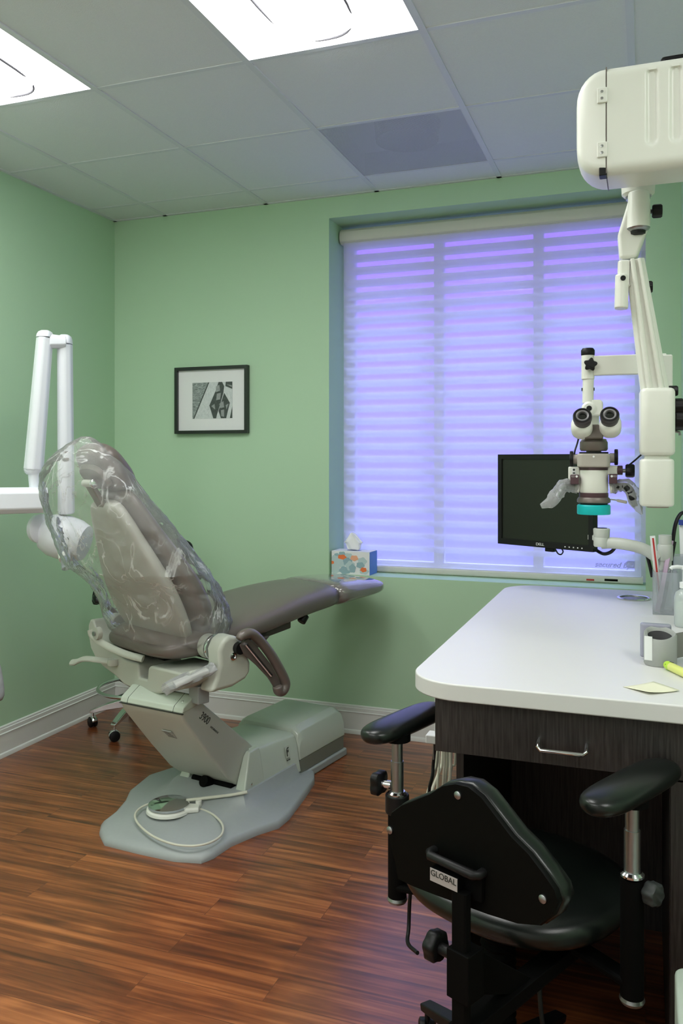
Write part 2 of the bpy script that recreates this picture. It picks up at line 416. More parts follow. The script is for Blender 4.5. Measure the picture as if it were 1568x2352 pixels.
def arc(pts, n=6):
    """Catmull-Rom smooth polyline"""
    P = [Vector(p) for p in pts]; out = []
    Q = [P[0] * 2 - P[1]] + P + [P[-1] * 2 - P[-2]]
    for i in range(1, len(Q) - 2):
        for k in range(n):
            t = k / n; a, b, c, d = Q[i - 1], Q[i], Q[i + 1], Q[i + 2]
            out.append(0.5 * ((2 * b) + (c - a) * t + (2 * a - 5 * b + 4 * c - d) * t * t + (3 * b - a - 3 * c + d) * t ** 3))
    out.append(P[-1]); return out
X, Y_, Z = Vector((1, 0, 0)), Vector((0, 1, 0)), Vector((0, 0, 1))

# ================================================================== ROOM
XL, XR, YB, YF, H = -2.82, 1.50, 4.0, -1.3, 2.73
WX0, WX1, WZ0, WZ1, WD = -1.524, 0.0, 0.797, 2.62, 0.32       # window recess
CHX, CHY = 0.147, 3.62                                         # wall jog right of the window
struct(MB().box(XL - 0.1, XR + 0.1, YF - 0.1, YB + 0.4, -0.08, 0).build('floor', M_floor))
struct(MB().box(XL - 0.12, XL, YF, YB, 0, H + 0.15).build('wall_left', M_wall))
struct(MB().box(XR, XR + 0.12, YF, YB, 0, H + 0.15).build('wall_right', M_wall))
struct(MB().box(XL - 0.12, XR + 0.12, YF - 0.12, YF, 0, H + 0.15).build('wall_front', mat('off white wall paint', (0.80, 0.80, 0.79), 0.6, vary=0.01)))
b = MB()
b.box(XL - 0.12, WX0, YB, YB + WD, 0, H + 0.15)
b.box(WX1, XR + 0.12, YB, YB + WD, 0, H + 0.15)
b.box(WX0, WX1, YB, YB + WD, 0, WZ0)
b.box(WX0, WX1, YB, YB + WD, WZ1, H + 0.15)
bmesh.ops.remove_doubles(b.bm, verts=b.bm.verts, dist=1e-5)
struct(b.build('wall_back', M_wall))
struct(MB().box(CHX, XR, CHY, YB, 0, H + 0.14).build('wall_jog', M_wall))

# ceiling: tiles, leaving the cells of fixtures and vent open
gx = [XL] + [-2.485 + 0.61 * i for i in range(7)] + [XR]
gy = [YF] + [3.765 - 0.61 * i for i in range(8, -1, -1)] + [YB]
LIGHTS = [(-2.485, 1.325), (-1.265, 1.325), (-1.265, -1.115), (0.565, 0.105), (-2.485, -1.115)]  # first two lights are seen; the others are added fill out of view
VENT = (-1.265, 3.155)
def isfix(x, y):
    if abs(x - VENT[0]) < 0.02 and abs(y - VENT[1]) < 0.02: return True
    return any(abs(x - lx) < 0.02 and (abs(y - ly) < 0.02 or abs(y - ly - 0.61) < 0.02) for lx, ly in LIGHTS)
b = MB(); tb = MB()
for i in range(len(gx) - 1):
    for j in range(len(gy) - 1):
        if not isfix(gx[i], gy[j]):
            b.box(gx[i] + 0.006, gx[i + 1] - 0.006, gy[j] + 0.006, gy[j + 1] - 0.006, H, H + 0.012)
struct(b.build('ceiling', M_tile, bevel=0.002, seg=1))
for x in gx[1:-1]:
    tb.box(x - 0.012, x + 0.012, YF, YB, H - 0.004, H + 0.004)
for y in gy[1:-1]:
    for i in range(len(gx) - 1):
        x = gx[i]
        skip = any(abs(x - lx) < 0.02 and abs(y - ly - 0.61) < 0.02 for lx, ly in LIGHTS)
        if not skip: tb.box(gx[i], gx[i + 1], y - 0.010, y + 0.010, H - 0.003, H + 0.003)
tb.box(XL, XL + 0.02, YF, YB, H - 0.004, H + 0.004); tb.box(XL, XR, YB - 0.02, YB, H - 0.004, H + 0.004)
struct(tb.build('trim_1', M_tbar))
struct(MB().box(XL - 0.1, XR + 0.1, YF - 0.1, YB + 0.4, H + 0.16, H + 0.2).build('ceiling_deck', M_tile))

# baseboards with a stepped moulding profile
def baseboard(name, p0, p1, n):
    prof = [(0, 0), (0.022, 0), (0.022, 0.008), (0.019, 0.017), (0.013, 0.021), (0.013, 0.105), (0.017, 0.108), (0.012, 0.112), (0.012, 0.128), (0.008, 0.131), (0.008, 0.138), (0.004, 0.142), (0, 0.142)]
    p0, p1, n = Vector(p0), Vector(p1), Vector(n)
    return struct(MB().loft([[p + n * a + Z * h for a, h in prof] for p in (p0, p1)]).build(name, M_trim, sharp=25))
baseboard('baseboard_left', (XL, YF, 0), (XL, YB, 0), (1, 0, 0))
baseboard('baseboard_back', (XL, YB, 0), (CHX, YB, 0), (0, -1, 0))
baseboard('baseboard_jog', (CHX, CHY, 0), (XR, CHY, 0), (0, -1, 0))
baseboard('baseboard_right', (XR, YF, 0), (XR, CHY, 0), (-1, 0, 0))

# ---- window: frame with two mullions, glass, sticker
b = MB(); fy0, fy1 = YB + 0.245, YB + 0.30
b.box(WX0, WX0 + 0.05, fy0, fy1, WZ0, WZ1); b.box(WX1 - 0.05, WX1, fy0, fy1, WZ0, WZ1)
b.box(WX0 + 0.05, WX1 - 0.05, fy0, fy1, WZ0, WZ0 + 0.05); b.box(WX0 + 0.05, WX1 - 0.05, fy0, fy1, WZ1 - 0.05, WZ1)
for mx_ in (-1.010, -0.503): b.box(mx_ - 0.024, mx_ + 0.024, fy0, fy1, WZ0 + 0.05, WZ1 - 0.05)
win = struct(b.build('window_1', M_trim))
for i, (a, c) in enumerate(((WX0 + 0.05, -1.034), (-0.986, -0.527), (-0.479, WX1 - 0.05))):
    MB().box(a, c, fy0 + 0.025, fy0 + 0.029, WZ0 + 0.05, WZ1 - 0.05).build('pane', M_glass, win)
# security sticker on the glass
sx0 = ony(1378, 1300, fy0 + 0.02)
st = text('security_sticker', 'secured by', 0.036, ony(1406, 1298, fy0 + 0.02), X, Z, M_sticker, xs=1.05, shear=0.3, bold=0.0008)
tag(st, 'blue printed security sticker on the lower right window pane', 'sticker')
pc = ony(1451, 1297, fy0 + 0.018)
octo = [(-0.027, -0.011), (-0.020, -0.018), (0.020, -0.018), (0.027, -0.011), (0.027, 0.011), (0.020, 0.018), (-0.020, 0.018), (-0.027, 0.011)]
MB().prism(octo, pc, X, Z, -Y_, 0, 0.001).build('shield', M_sticker, st)
text('shield_text', 'ADT', 0.024, pc - Y_ * 0.0025, X, Z, M_paper, st)

struct(MB().box(WX0 - 0.6, WX1 + 0.6, YB + WD, YB + WD + 0.55, WZ1 + 0.10, WZ1 + 0.16).build('added_eave', M_trim))     # unseen eave added over the window to shade the top vanes
# ---- blind
bl = thing('window_blind', 'white sheer horizontal vane blind filling the tall window recess', 'blind', ((WX0 + WX1) / 2, YB + 0.15, WZ0 + 0.02))
I = inv(bl)
by = YB + 0.165
hr = [(0, 0.035), (0, 0.0), (-0.045, 0.0), (-0.062, 0.012), (-0.068, 0.035), (-0.062, 0.062), (-0.045, 0.078), (0, 0.078)]
MB().loft([[(x, by + 0.03 + a, 2.520 + h) for a, h in hr] for x in (WX0 + 0.008, WX1 - 0.008)]).build('head_rail', M_blindrail, bl, M=I, bevel=0.003)
MB().loft([[(x, by + a, WZ0 + 0.001 + h) for a, h in rrect(-0.02, 0.02, 0, 0.038, 0.012)] for x in (WX0 + 0.012, WX1 - 0.012)]).build('bottom_rail', M_blindrail, bl, M=I)
MB().box(WX0 + 0.028, WX1 - 0.02, by - 0.022, by - 0.0215, WZ0 + 0.036, 2.53).build('sheer', M_sheer, bl, M=I)
vb = MB(); zz = 2.508
nv = 0
while zz > WZ0 + 0.07:
    ring = []
    for k in range(7):
        t = k / 6
        ring.append((by - 0.018 + 0.036 * t, zz + 0.016 - 0.032 * (t + 0.16 * math.sin(2 * PI * t))))
    vb.loft([[(x, y, z) for y, z in ring] + [(x, y + 0.0006, z - 0.0012) for y, z in reversed(ring)] for x in (WX0 + 0.030, WX1 - 0.025)])
    zz -= 0.0660; nv += 1
vn = vb.build('vanes', M_vane, bl, M=I)
# rail stickers
q = ony(1408, 1333, by - 0.025)
lab = MB().box(q.x - 0.040, q.x + 0.020, by - 0.0215, by - 0.0205, q.z - 0.005, q.z + 0.005).build('rail_label', M_bmat, bl, M=I)
q = ony(1355, 1332, by - 0.025)
MB().box(q.x - 0.018, q.x + 0.018, by - 0.0215, by - 0.0205, q.z - 0.004, q.z + 0.004).build('rail_label', M_red, bl, M=I)

# ================================================================== CEILING FIXTURES
def light(x, y, label):
    t = thing('ceiling_light', label, 'ceiling light', (x + 0.305, y + 0.61, H))
    w_, l_ = 0.293, 0.598
    # pan: sloped reflector around the basket
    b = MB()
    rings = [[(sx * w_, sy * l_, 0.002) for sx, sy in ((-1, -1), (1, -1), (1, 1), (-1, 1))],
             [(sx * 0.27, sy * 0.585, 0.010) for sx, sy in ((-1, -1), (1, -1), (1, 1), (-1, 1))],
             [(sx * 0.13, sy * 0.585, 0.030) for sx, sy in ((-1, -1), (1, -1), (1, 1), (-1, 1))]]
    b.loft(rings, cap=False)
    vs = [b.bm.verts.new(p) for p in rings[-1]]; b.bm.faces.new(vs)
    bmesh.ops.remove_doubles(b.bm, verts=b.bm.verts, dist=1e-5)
    b.build('reflector_pan', M_panglow, t)
    # basket diffuser: half-round bulge with rounded ends
    rings = []
    for k in range(17):
        u = -1 + 2 * k / 16; yy = u * 0.575
        s_ = max(0.0, 1 - abs(u) ** 14) ** 0.5 if abs(u) < 1 else 0.02
        e = min(1, (1 - abs(u)) / 0.13); s_ = math.sqrt(max(0.0004, 1 - (1 - e) ** 2))
        rings.append([(0.125 * s_ * math.cos(PI * i / 12), yy, 0.014 - 0.045 * s_ * math.sin(PI * i / 12)) for i in range(13)])
    MB().loft(rings, cap=False, closed=False).build('basket_diffuser', M_lamp, t)
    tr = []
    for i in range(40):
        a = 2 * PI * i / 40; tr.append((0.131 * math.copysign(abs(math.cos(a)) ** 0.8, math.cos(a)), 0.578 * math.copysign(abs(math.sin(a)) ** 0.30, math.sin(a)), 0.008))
    MB().tube(tr, 0.004, 8, closed=True).build('basket_edge_shade', mat('painted edge shade', (0.085, 0.085, 0.095), 0.9, spec=0.0), t)  # dark ring painted in for the shading round the basket edge
    return t
M_panglow = emit('pan painted glow', LAMP_COL, LAMP * 0.55)  # reflector pan emits, painting in the lamp light it would catch
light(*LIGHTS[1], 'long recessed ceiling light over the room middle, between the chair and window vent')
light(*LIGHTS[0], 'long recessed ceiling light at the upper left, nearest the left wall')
light(*LIGHTS[2], 'added unseen fill light recessed in the ceiling behind the photographer, over the middle of the room')
light(*LIGHTS[3], 'added unseen fill light recessed in the ceiling beside the right wall, to the right of the desk')
light(*LIGHTS[4], 'added unseen fill light recessed in the ceiling behind the photographer, near the left wall')

v = thing('ceiling_vent', 'square perforated grey return air vent in the ceiling near the window', 'vent', (VENT[0] + 0.305, VENT[1] + 0.305, H))
MB().box(-0.293, 0.293, -0.293, 0.293, -0.002, 0.0).build('perforated_face', M_vent, v)
b = MB()
b.box(-0.29, 0.29, -0.29, -0.285, 0.001, 0.1); b.box(-0.29, 0.29, 0.285, 0.29, 0.001, 0.1); b.box(-0.29, -0.285, -0.29, 0.29, 0.001, 0.1); b.box(0.285, 0.29, -0.29, 0.29, 0.001, 0.1)
b.box(-0.29, 0.29, -0.29, 0.29, 0.1, 0.104)
b.build('back_box', mat('vent inner grey', (0.75, 0.77, 0.82), 0.7), v)
b = MB()
for r in (0.045, 0.075, 0.105, 0.13): b.lathe([(r, 0.02), (r + 0.004, 0.02), (r + 0.012, 0.095), (r + 0.008, 0.095)], seg=32)
b.build('diffuser_cone', mat('vent cone dark', (0.02, 0.02, 0.02), 0.6), v)

# ================================================================== FRAMED PICTURE
fp0, fp1 = ony(407, 846, YB), ony(573, 995, YB)
fx0, fx1, fz0, fz1 = fp0.x, fp1.x, fp1.z, fp0.z
fr = thing('picture_frame', 'black framed black and white photograph of boats hung on the green back wall', 'picture', ((fx0 + fx1) / 2, YB, fz0))
I = inv(fr); fw_ = 0.017
b = MB()
b.box(fx0, fx0 + fw_, YB - 0.032, YB - 0.001, fz0, fz1); b.box(fx1 - fw_, fx1, YB - 0.032, YB - 0.001, fz0, fz1)
b.box(fx0 + fw_, fx1 - fw_, YB - 0.032, YB - 0.001, fz0, fz0 + fw_); b.box(fx0 + fw_, fx1 - fw_, YB - 0.032, YB - 0.001, fz1 - fw_, fz1)
b.build('frame', mat('black stained frame', (0.014, 0.020, 0.016), 0.35), fr, M=I, bevel=0.0015)
MB().box(fx0 + fw_, fx1 - fw_, YB - 0.014, YB - 0.010, fz0 + fw_, fz1 - fw_).build('mat_board', M_paper, fr, M=I)
W_, H_ = fx1 - fx0, fz1 - fz0
ax0, ax1, az0, az1 = fx0 + W_ * 0.235, fx0 + W_ * 0.785, fz0 + H_ * 0.225, fz0 + H_ * 0.765
aw, ah = ax1 - ax0, az1 - az0
MB().box(ax0, ax1, YB - 0.0150, YB - 0.0138, az0, az1).build('photo_print', M_sea, fr, M=I)
M_deck = wood('light planked deck print', (0.50, 0.54, 0.55), (0.72, 0.75, 0.76), 30, 0.5, (20, 1, 3), 0)
M_dk = mat('dark boat print', (0.06, 0.075, 0.07), 0.5, vary=0.6, nscale=90)
M_md = mat('mid grey boat print', (0.30, 0.32, 0.32), 0.5, vary=0.4, nscale=120)
def poly(name, pts, m, k):
    b = MB(); b.prism([(ax0 + p * aw, az0 + q_ * ah) for p, q_ in pts], (0, 0, 0), X, Z, Y_, YB - 0.0152 - 0.0003 * k, YB - 0.0149 - 0.0003 * k)
    return b
b = poly('', [(0.02, 0), (0.42, 1), (1, 1), (1, 0)], None, 1); b.build('deck_print', M_deck, fr, M=I)
b = poly('', [(0.02, 0), (0.05, 0), (0.43, 1), (0.40, 1)], None, 2)
for pts in ([(0.66, 1), (0.75, 1), (0.80, 0.88), (0.78, 0.70), (0.70, 0.38), (0.62, 0.10), (0.60, 0), (0.53, 0), (0.43, 0.36), (0.58, 0.74)],
            [(0.80, 0.70), (0.94, 0.42), (0.85, 0), (0.72, 0), (0.66, 0.20), (0.73, 0.45)],
            [(0.84, 1), (1, 1), (1, 0.80), (0.83, 0.88)], [(1, 0.32), (1, 0), (0.94, 0)]): b = (b.prism([(ax0 + p * aw, az0 + q_ * ah) for p, q_ in pts], (0, 0, 0), X, Z, Y_, YB - 0.0160, YB - 0.0156), b)[1]
b.build('boat_print', M_dk, fr, M=I)
for pts in ([(0.60, 0.88), (0.68, 0.92), (0.70, 0.76), (0.59, 0.72)], [(0.62, 0.68), (0.72, 0.70), (0.70, 0.52), (0.60, 0.50)], [(0.68, 0.40), (0.78, 0.47), (0.80, 0.30), (0.70, 0.28)], [(0.72, 0.22), (0.80, 0.24), (0.80, 0.04), (0.73, 0.06)], [(0.84, 0.36), (0.91, 0.40), (0.86, 0.24)], [(0.48, 0.34), (0.56, 0.40), (0.58, 0.24)], [(0.86, 0.93), (0.99, 0.90), (0.99, 0.85)]):
    MB().prism([(ax0 + p * aw, az0 + q_ * ah) for p, q_ in pts], (0, 0, 0), X, Z, Y_, YB - 0.0164, YB - 0.0161).build('cushion_print', M_md, fr, M=I)

# ================================================================== DENTAL CHAIR
TH = math.radians(25)
OC = Vector((-1.769, 2.878, 0))
ch = thing('dental_chair', 'taupe vinyl dental chair with pale sage lift base, reclined before the window', 'dental chair', OC, -TH)
IC = inv(ch)
BC = Vector((-1.62, 2.93, 0))
MBASE = IC @ Matrix.Translation(BC) @ Matrix.Rotation(math.radians(-10), 4, 'Z')     # base frame: x side, y toward window
# base plate
outl = [(232, 1895), (228, 1912), (240, 1935), (320, 1955), (400, 1972), (462, 1976), (490, 1965), (530, 1938), (590, 1912), (640, 1896), (665, 1875), (700, 1828), (722, 1795), (722, 1778), (700, 1762)]
pts = [onz(x, y, 0.012) for x, y in outl]
s10, f10 = Vector((math.cos(math.radians(10)), -math.sin(math.radians(10)), 0)), Vector((math.sin(math.radians(10)), math.cos(math.radians(10)), 0))
pts += [BC + s10 * 0.10 + f10 * 0.50, BC - s10 * 0.14 + f10 * 0.50, BC - s10 * 0.36 + f10 * 0.34, BC - s10 * 0.42 + f10 * 0.10]
pts += [onz(x, y, 0.012) for x, y in ((296, 1822), (286, 1845), (262, 1872))]
for p in pts: p.z = 0
cen = BC + f10 * 0.10
foot = []
for p in pts:
    r = (p - cen); a = r.dot(s10); c = r.dot(f10)
    k = max(abs(a) / 0.175, abs(c) / (0.27 if c > 0 else 0.13), 1.0)
    foot.append(cen + s10 * (a / k) + f10 * (c / k))
def ring(k, z, inset=0.0):
    out = []
    for p, q in zip(pts, foot):
        v_ = p.lerp(q, k); out.append(Vector((v_.x, v_.y, z)))
    return out
MB().loft([ring(0, 0.0), ring(0, 0.012), ring(0.03, 0.024), ring(0.09, 0.031), ring(0.55, 0.038), ring(0.8, 0.055), ring(1.0, 0.10)]).build('base_plate', M_grey, ch, M=IC, sharp=50)
# shroud: U-shaped cover round the lift arm
def sect(y, hw, zt, zb, taper, r=0.03):
    t = taper
    return [(-hw, y, zb), (-hw + t, y, zt - r), (-hw + t + r * 0.35, y, zt - r * 0.35), (-hw + t + r, y, zt), (hw - t - r, y, zt), (hw - t - r * 0.35, y, zt - r * 0.35), (hw - t, y, zt - r), (hw, y, zb)]
b = MB()
b.loft([sect(0.10, 0.168, 0.232, 0.08, 0.025), sect(0.25, 0.170, 0.225, 0.07, 0.025), sect(0.40, 0.172, 0.212, 0.05, 0.025)])
for sx in (-1, 1):   # front posts
    b.loft([[(sx * 0.168, 0.0, 0.085), (sx * 0.118, 0.0, 0.085), (sx * 0.118, 0.14, 0.085), (sx * 0.168, 0.14, 0.085)],
            [(sx * 0.145, 0.06, 0.21), (sx * 0.115, 0.06, 0.21), (sx * 0.115, 0.14, 0.21), (sx * 0.145, 0.14, 0.21)],
            [(sx * 0.138, 0.075, 0.228), (sx * 0.118, 0.075, 0.228), (sx * 0.118, 0.14, 0.230), (sx * 0.138, 0.14, 0.230)]])
sh = b.build('base_shroud', M_sage, ch, M=MBASE, bevel=0.006)
for (yy, zz_) in ((0.05, 0.115), (0.36, 0.09)):
    MB().lathe([(0.005, 0.0), (0.005, 0.003), (0.002, 0.004)], (0.166, yy, zz_), (1, 0, 0.1)).build('screw', M_chrome, sh, M=MBASE)
# emblem on the shroud
nrm = Vector((1, 0, 0.16)).normalized(); up_ = Vector((-0.16, 0, 1)).normalized()
eo = Vector((0.157, 0.315, 0.160))
Mi = MBASE
b = MB(); b.prism([(-0.014, -0.024), (0.014, -0.024), (0.014, 0.024), (-0.014, 0.024)], eo, Y_, up_, nrm, 0.0, 0.0012)
b.prism([(-0.0125, -0.0225), (0.0125, -0.0225), (0.0125, 0.0225), (-0.0125, 0.0225)], eo, Y_, up_, nrm, 0.0, 0.0014)
b.build('emblem_plate', M_sage, sh, M=Mi)
b = MB(); b.prism([(-0.009, -0.018), (-0.003, -0.018), (-0.003, 0.010), (0.009, 0.013), (0.009, 0.018), (-0.003, 0.016), (-0.009, 0.008)], eo, Y_, up_, nrm, 0.0014, 0.0022)
b.prism([(-0.001, -0.004), (0.006, -0.002), (0.006, 0.008), (-0.001, 0.006)], eo, Y_, up_, nrm, 0.0014, 0.0022)
b.build('emblem', M_ink, sh, M=Mi)
t_ = text('emblem_text', 'forest', 0.011, eo - up_ * 0.034 + nrm * 0.0005, Y_, up_, M_ink, sh); t_.data.transform(Mi)
# pump cover
b = MB(); rr = []
for yy, k in ((0.405, 0.86), (0.415, 0.95), (0.44, 1.0), (0.74, 1.0), (0.775, 0.96), (0.79, 0.90)):
    zt = 0.232 - (1 - k) * 0.25
    rr.append([(-0.185, yy, 0.095), (-0.182, yy, zt - 0.055), (-0.170, yy, zt - 0.02), (-0.140, yy, zt), (0.115, yy, zt), (0.145, yy, zt - 0.02), (0.158, yy, zt - 0.055), (0.162, yy, 0.095)])
pc_ = MB().loft(rr).build('pump_cover', M_sage, ch, M=MBASE, bevel=0.004, sharp=55)
MB().box(-0.183, 0.160, 0.41, 0.785, 0.035, 0.095).build('pump_band', M_band, pc_, M=MBASE, bevel=0.004)
MB().box(-0.190, 0.170, 0.42, 0.80, 0.0, 0.035).build('pump_skirt', M_grey, pc_, M=MBASE, bevel=0.008)
# lift column (profile in y,z)
prof = [(-0.290, 0.445), (-0.300, 0.470), (-0.292, 0.490), (-0.235, 0.520), (-0.215, 0.515), (-0.19, 0.49), (0.14, 0.225), (0.15, 0.20), (0.05, 0.115), (0.03, 0.105), (-0.03, 0.150), (-0.14, 0.27)]
BO = -0.035
def colring(x, k=1.0):
    return [(x, p[0], p[1]) for p in prof]
cb = MB(); cb.loft([colring(-0.150 + BO), colring(0.150 + BO)])
lc = cb.build('lift_column', M_beige, ch, M=MBASE, bevel=0.010)
cp = [(-0.302, 0.474), (-0.294, 0.494), (-0.236, 0.526), (-0.212, 0.520), (-0.186, 0.492), (-0.20, 0.485)]
MB().loft([[(x, p[0], p[1]) for p in cp] for x in (-0.153 + BO, 0.153 + BO)]).build('column_cap', M_sage, lc, M=MBASE, bevel=0.005)
for x in (-0.09, 0.105):
    MB().box(x + BO - 0.0008, x + BO + 0.0008, -0.303, -0.21, 0.4, 0.55, ).bm.free()
for x, r in ((-0.072, 0.003), (0.09, 0.003), (0.125, 0.0065)):
    MB().lathe([(r, 0), (r, 0.002), (r * 0.6, 0.003), (r * 0.55, 0.0015)], (x + BO, -0.268, 0.5055), (0, -0.49, 0.87), 16).build('screw', M_chrome, lc, M=MBASE)
lcn = Vector((0, -0.66, -0.75)).normalized(); lcu = Vector((0, -0.75, 0.66)).normalized()
lo = Vector((BO + 0.02, -0.215, 0.357)) + lcn * 0.001
b = MB(); fr_ = [(-0.025, -0.025), (0.02, -0.025), (0.02, 0.025), (-0.025, 0.025)]
b.prism(fr_, lo, X, lcu, lcn, -0.002, 0.002); b.build('rating_label', mat('label grey', (0.42, 0.43, 0.40), 0.5), lc, M=MBASE)
b = MB()
for k in range(4): b.prism([(-0.020, 0.014 - k * 0.010), (0.012 - 0.004 * (k % 2), 0.014 - k * 0.010), (0.012 - 0.004 * (k % 2), 0.0155 - k * 0.010), (-0.020, 0.0155 - k * 0.010)], lo, X, lcu, lcn, 0.002, 0.0026)
for e in ((-0.025, -0.025, 0.02, -0.024), (-0.025, 0.024, 0.02, 0.025)): b.prism([(e[0], e[1]), (e[2], e[1]), (e[2], e[3]), (e[0], e[3])], lo, X, lcu, lcn, 0.002, 0.0026)
b.build('label_print', M_ink, lc, M=MBASE)
MB().box(-0.1535 + BO, 0.1535 + BO, -0.3032, -0.295, 0.4700, 0.4728).build('cap_seam', M_ink, lc, M=MBASE)
for x in (-0.115, 0.108):
    MB().prism([(-0.3030, 0.474), (-0.2945, 0.4945), (-0.2365, 0.5265), (-0.2365, 0.520), (-0.29, 0.48)], (0, 0, 0), Y_, Z, X, x + BO - 0.0007, x + BO + 0.0007).build('panel_seam', M_ink, lc, M=MBASE)
# model number on the side
sd = Vector((0, 0.33, -0.265)).normalized(); su = Vector((0, 0.265, 0.33)).normalized()
t_ = text('model_number', '3900', 0.042, Vector((0.1505 + BO, -0.175, 0.425)), sd, su, M_ink, lc, xs=0.75, shear=0.25); t_.data.transform(MBASE)
t_ = text('model_number', 'HYDRAULIC', 0.011, Vector((0.1505 + BO, -0.117, 0.365)), sd, su, M_ink, lc, shear=0.25); t_.data.transform(MBASE)
# dark mechanism between the posts
b = MB(); b.box(-0.11, 0.11, 0.05, 0.12, 0.05, 0.17); b.cyl((-0.1, 0.02, 0.10), (0.1, 0.02, 0.10), 0.016); b.cyl((-0.01, -0.03, 0.12), (0.0, 0.06, 0.07), 0.022)
b.build('linkage', M_bmat, ch, M=MBASE, bevel=0.002)

# ---- upper unit, local axes x=side, y=toward foot
# swivel plate
MB().lathe([(0.08, 0.505), (0.09, 0.515), (0.09, 0.535), (0.08, 0.55)], (-0.02, -0.06, 0)).build('swivel_plate', M_grey, ch)
bk = [(-0.355, 0.725), (-0.372, 0.70), (-0.372, 0.66), (-0.352, 0.605), (-0.31, 0.568), (-0.25, 0.545), (-0.16, 0.528), (-0.09, 0.505), (0.0, 0.498), (0.15, 0.515), (0.315, 0.565), (0.36, 0.60), (0.36, 0.64), (0.30, 0.620), (0.10, 0.612), (0.085, 0.600), (0.078, 0.556), (0.022, 0.553), (0.015, 0.600), (0.0, 0.608), (-0.09, 0.605), (-0.18, 0.628), (-0.26, 0.655), (-0.31, 0.69), (-0.33, 0.725)]
br_ = MB().prism(bk, (0, 0, 0), X, Z, Y_, -0.155, 0.045).build('seat_bracket', M_beige, ch, bevel=0.012, seg=4)
hub = [(-0.10, 0.555), (-0.075, 0.60), (-0.058, 0.65), (-0.062, 0.70), (-0.045, 0.735), (-0.015, 0.748), (0.015, 0.745), (0.04, 0.725), (0.06, 0.69), (0.083, 0.635), (0.083, 0.60), (0.06, 0.578), (0.0, 0.560)]
hb = MB().prism(hub, (0, 0, 0), Y_, Z, X, 0.325, 0.405).build('bracket_arm', M_beige, br_, bevel=0.016, seg=4)
MB().lathe([(0.014, 0), (0.014, 0.003), (0.009, 0.005), (0.008, 0.001)], (0.405, 0.0, 0.672), (1, 0, 0)).build('pivot_bolt', M_chrome, br_)
MB().lathe([(0.046, 0), (0.048, 0.004), (0.048, 0.012), (0.046, 0.016)], (0.305, -0.015, 0.692), (1, 0, 0)).build('pivot_ring', M_chrome, br_)
MB().lathe([(0.045, 0), (0.045, 0.045)], (0.262, -0.015, 0.692), (1, 0, 0)).build('pivot_hub', M_beige, br_, bevel=0.006)
MB().lathe([(0.04, 0), (0.04, 0.05)], (-0.345, -0.05, 0.700), (1, 0, 0)).build('pivot_hub', M_beige, br_, bevel=0.006)
# release lever
b = MB(); b.tube(arc([(-0.16, -0.17, 0.585), (-0.22, -0.20, 0.588), (-0.29, -0.215, 0.582), (-0.35, -0.22, 0.560), (-0.385, -0.22, 0.552)]), [0.013] * 18 + [0.015] * 7, flat=0.6)
b.lathe([(0.022, -0.012), (0.024, 0), (0.022, 0.012)], (-0.15, -0.165, 0.585))
b.build('release_lever', M_beige, ch)
# seat: lofted cushion
def cush(secs, e=3.2, n=36):
    rings = []
    for a, hw, zt, zb in secs:
        rings.append(superring((0, a, (zt + zb) / 2), X, Z, hw, (zt - zb) / 2, n, e))
    return rings
SEC = [(-0.175, 0.12, 0.68, 0.665), (-0.17, 0.18, 0.695, 0.655), (-0.145, 0.220, 0.715, 0.640), (-0.08, 0.258, 0.735, 0.630), (0, 0.275, 0.748, 0.640), (0.1, 0.277, 0.758, 0.650), (0.2, 0.272, 0.770, 0.660), (0.3, 0.262, 0.786, 0.672), (0.4, 0.250, 0.803, 0.686), (0.5, 0.238, 0.817, 0.700), (0.6, 0.226, 0.826, 0.712), (0.7, 0.216, 0.830, 0.722), (0.78, 0.208, 0.831, 0.728)]
MB().loft(cush(SEC)).build('seat', M_taupe, ch, sub=1)
SEC2 = [(0.735, 0.218, 0.834, 0.722), (0.80, 0.212, 0.836, 0.727), (0.90, 0.205, 0.834, 0.735), (1.0, 0.196, 0.828, 0.742), (1.06, 0.182, 0.820, 0.748), (1.095, 0.155, 0.810, 0.757), (1.108, 0.11, 0.800, 0.768)]
MB().loft(cush(SEC2)).build('foot_cover', M_cover, ch, sub=1)
b = MB(); b.box(-0.14, 0.14, -0.12, 0.30, 0.63, 0.69); b.box(-0.10, 0.10, 0.6, 0.90, 0.725, 0.755)
b.build('seat_pan', M_bmat, ch, bevel=0.004)
b = MB(); b.loft([[(x, 0.08, 0.60), (x, 0.25, 0.645), (x, 0.30, 0.68), (x, 0.08, 0.68)] for x in (0.06, 0.26)]); b.loft([[(x, 0.26, 0.66), (x, 0.44, 0.685), (x, 0.44, 0.72), (x, 0.26, 0.70)] for x in (0.10, 0.225)])
b.build('seat_underframe', mat('dark olive plastic', (0.06, 0.055, 0.045), 0.5), ch, bevel=0.006)
MB().cyl((0.185, 0.53, 0.692), (0.185, 0.555, 0.72), 0.019).build('leg_rest_knob', M_bplas, ch, bevel=0.004)
# backrest link plate between seat and back
b = MB(); b.tube(arc([(-0.20, -0.235, 0.715), (-0.19, -0.23, 0.69), (-0.12, -0.21, 0.66), (-0.02, -0.185, 0.64), (0.06, -0.16, 0.632)]), 0.014, flat=0.5)
b.lathe([(0.024, -0.01), (0.024, 0.01)], (-0.165, -0.225, 0.705), (0, 1, 0)); b.build('back_link', M_beige, ch)
MB().lathe([(0.009, 0), (0.009, 0.004)], (-0.165, -0.240, 0.705), (0, -1, 0)).build('link_bolt', M_steel, ch)
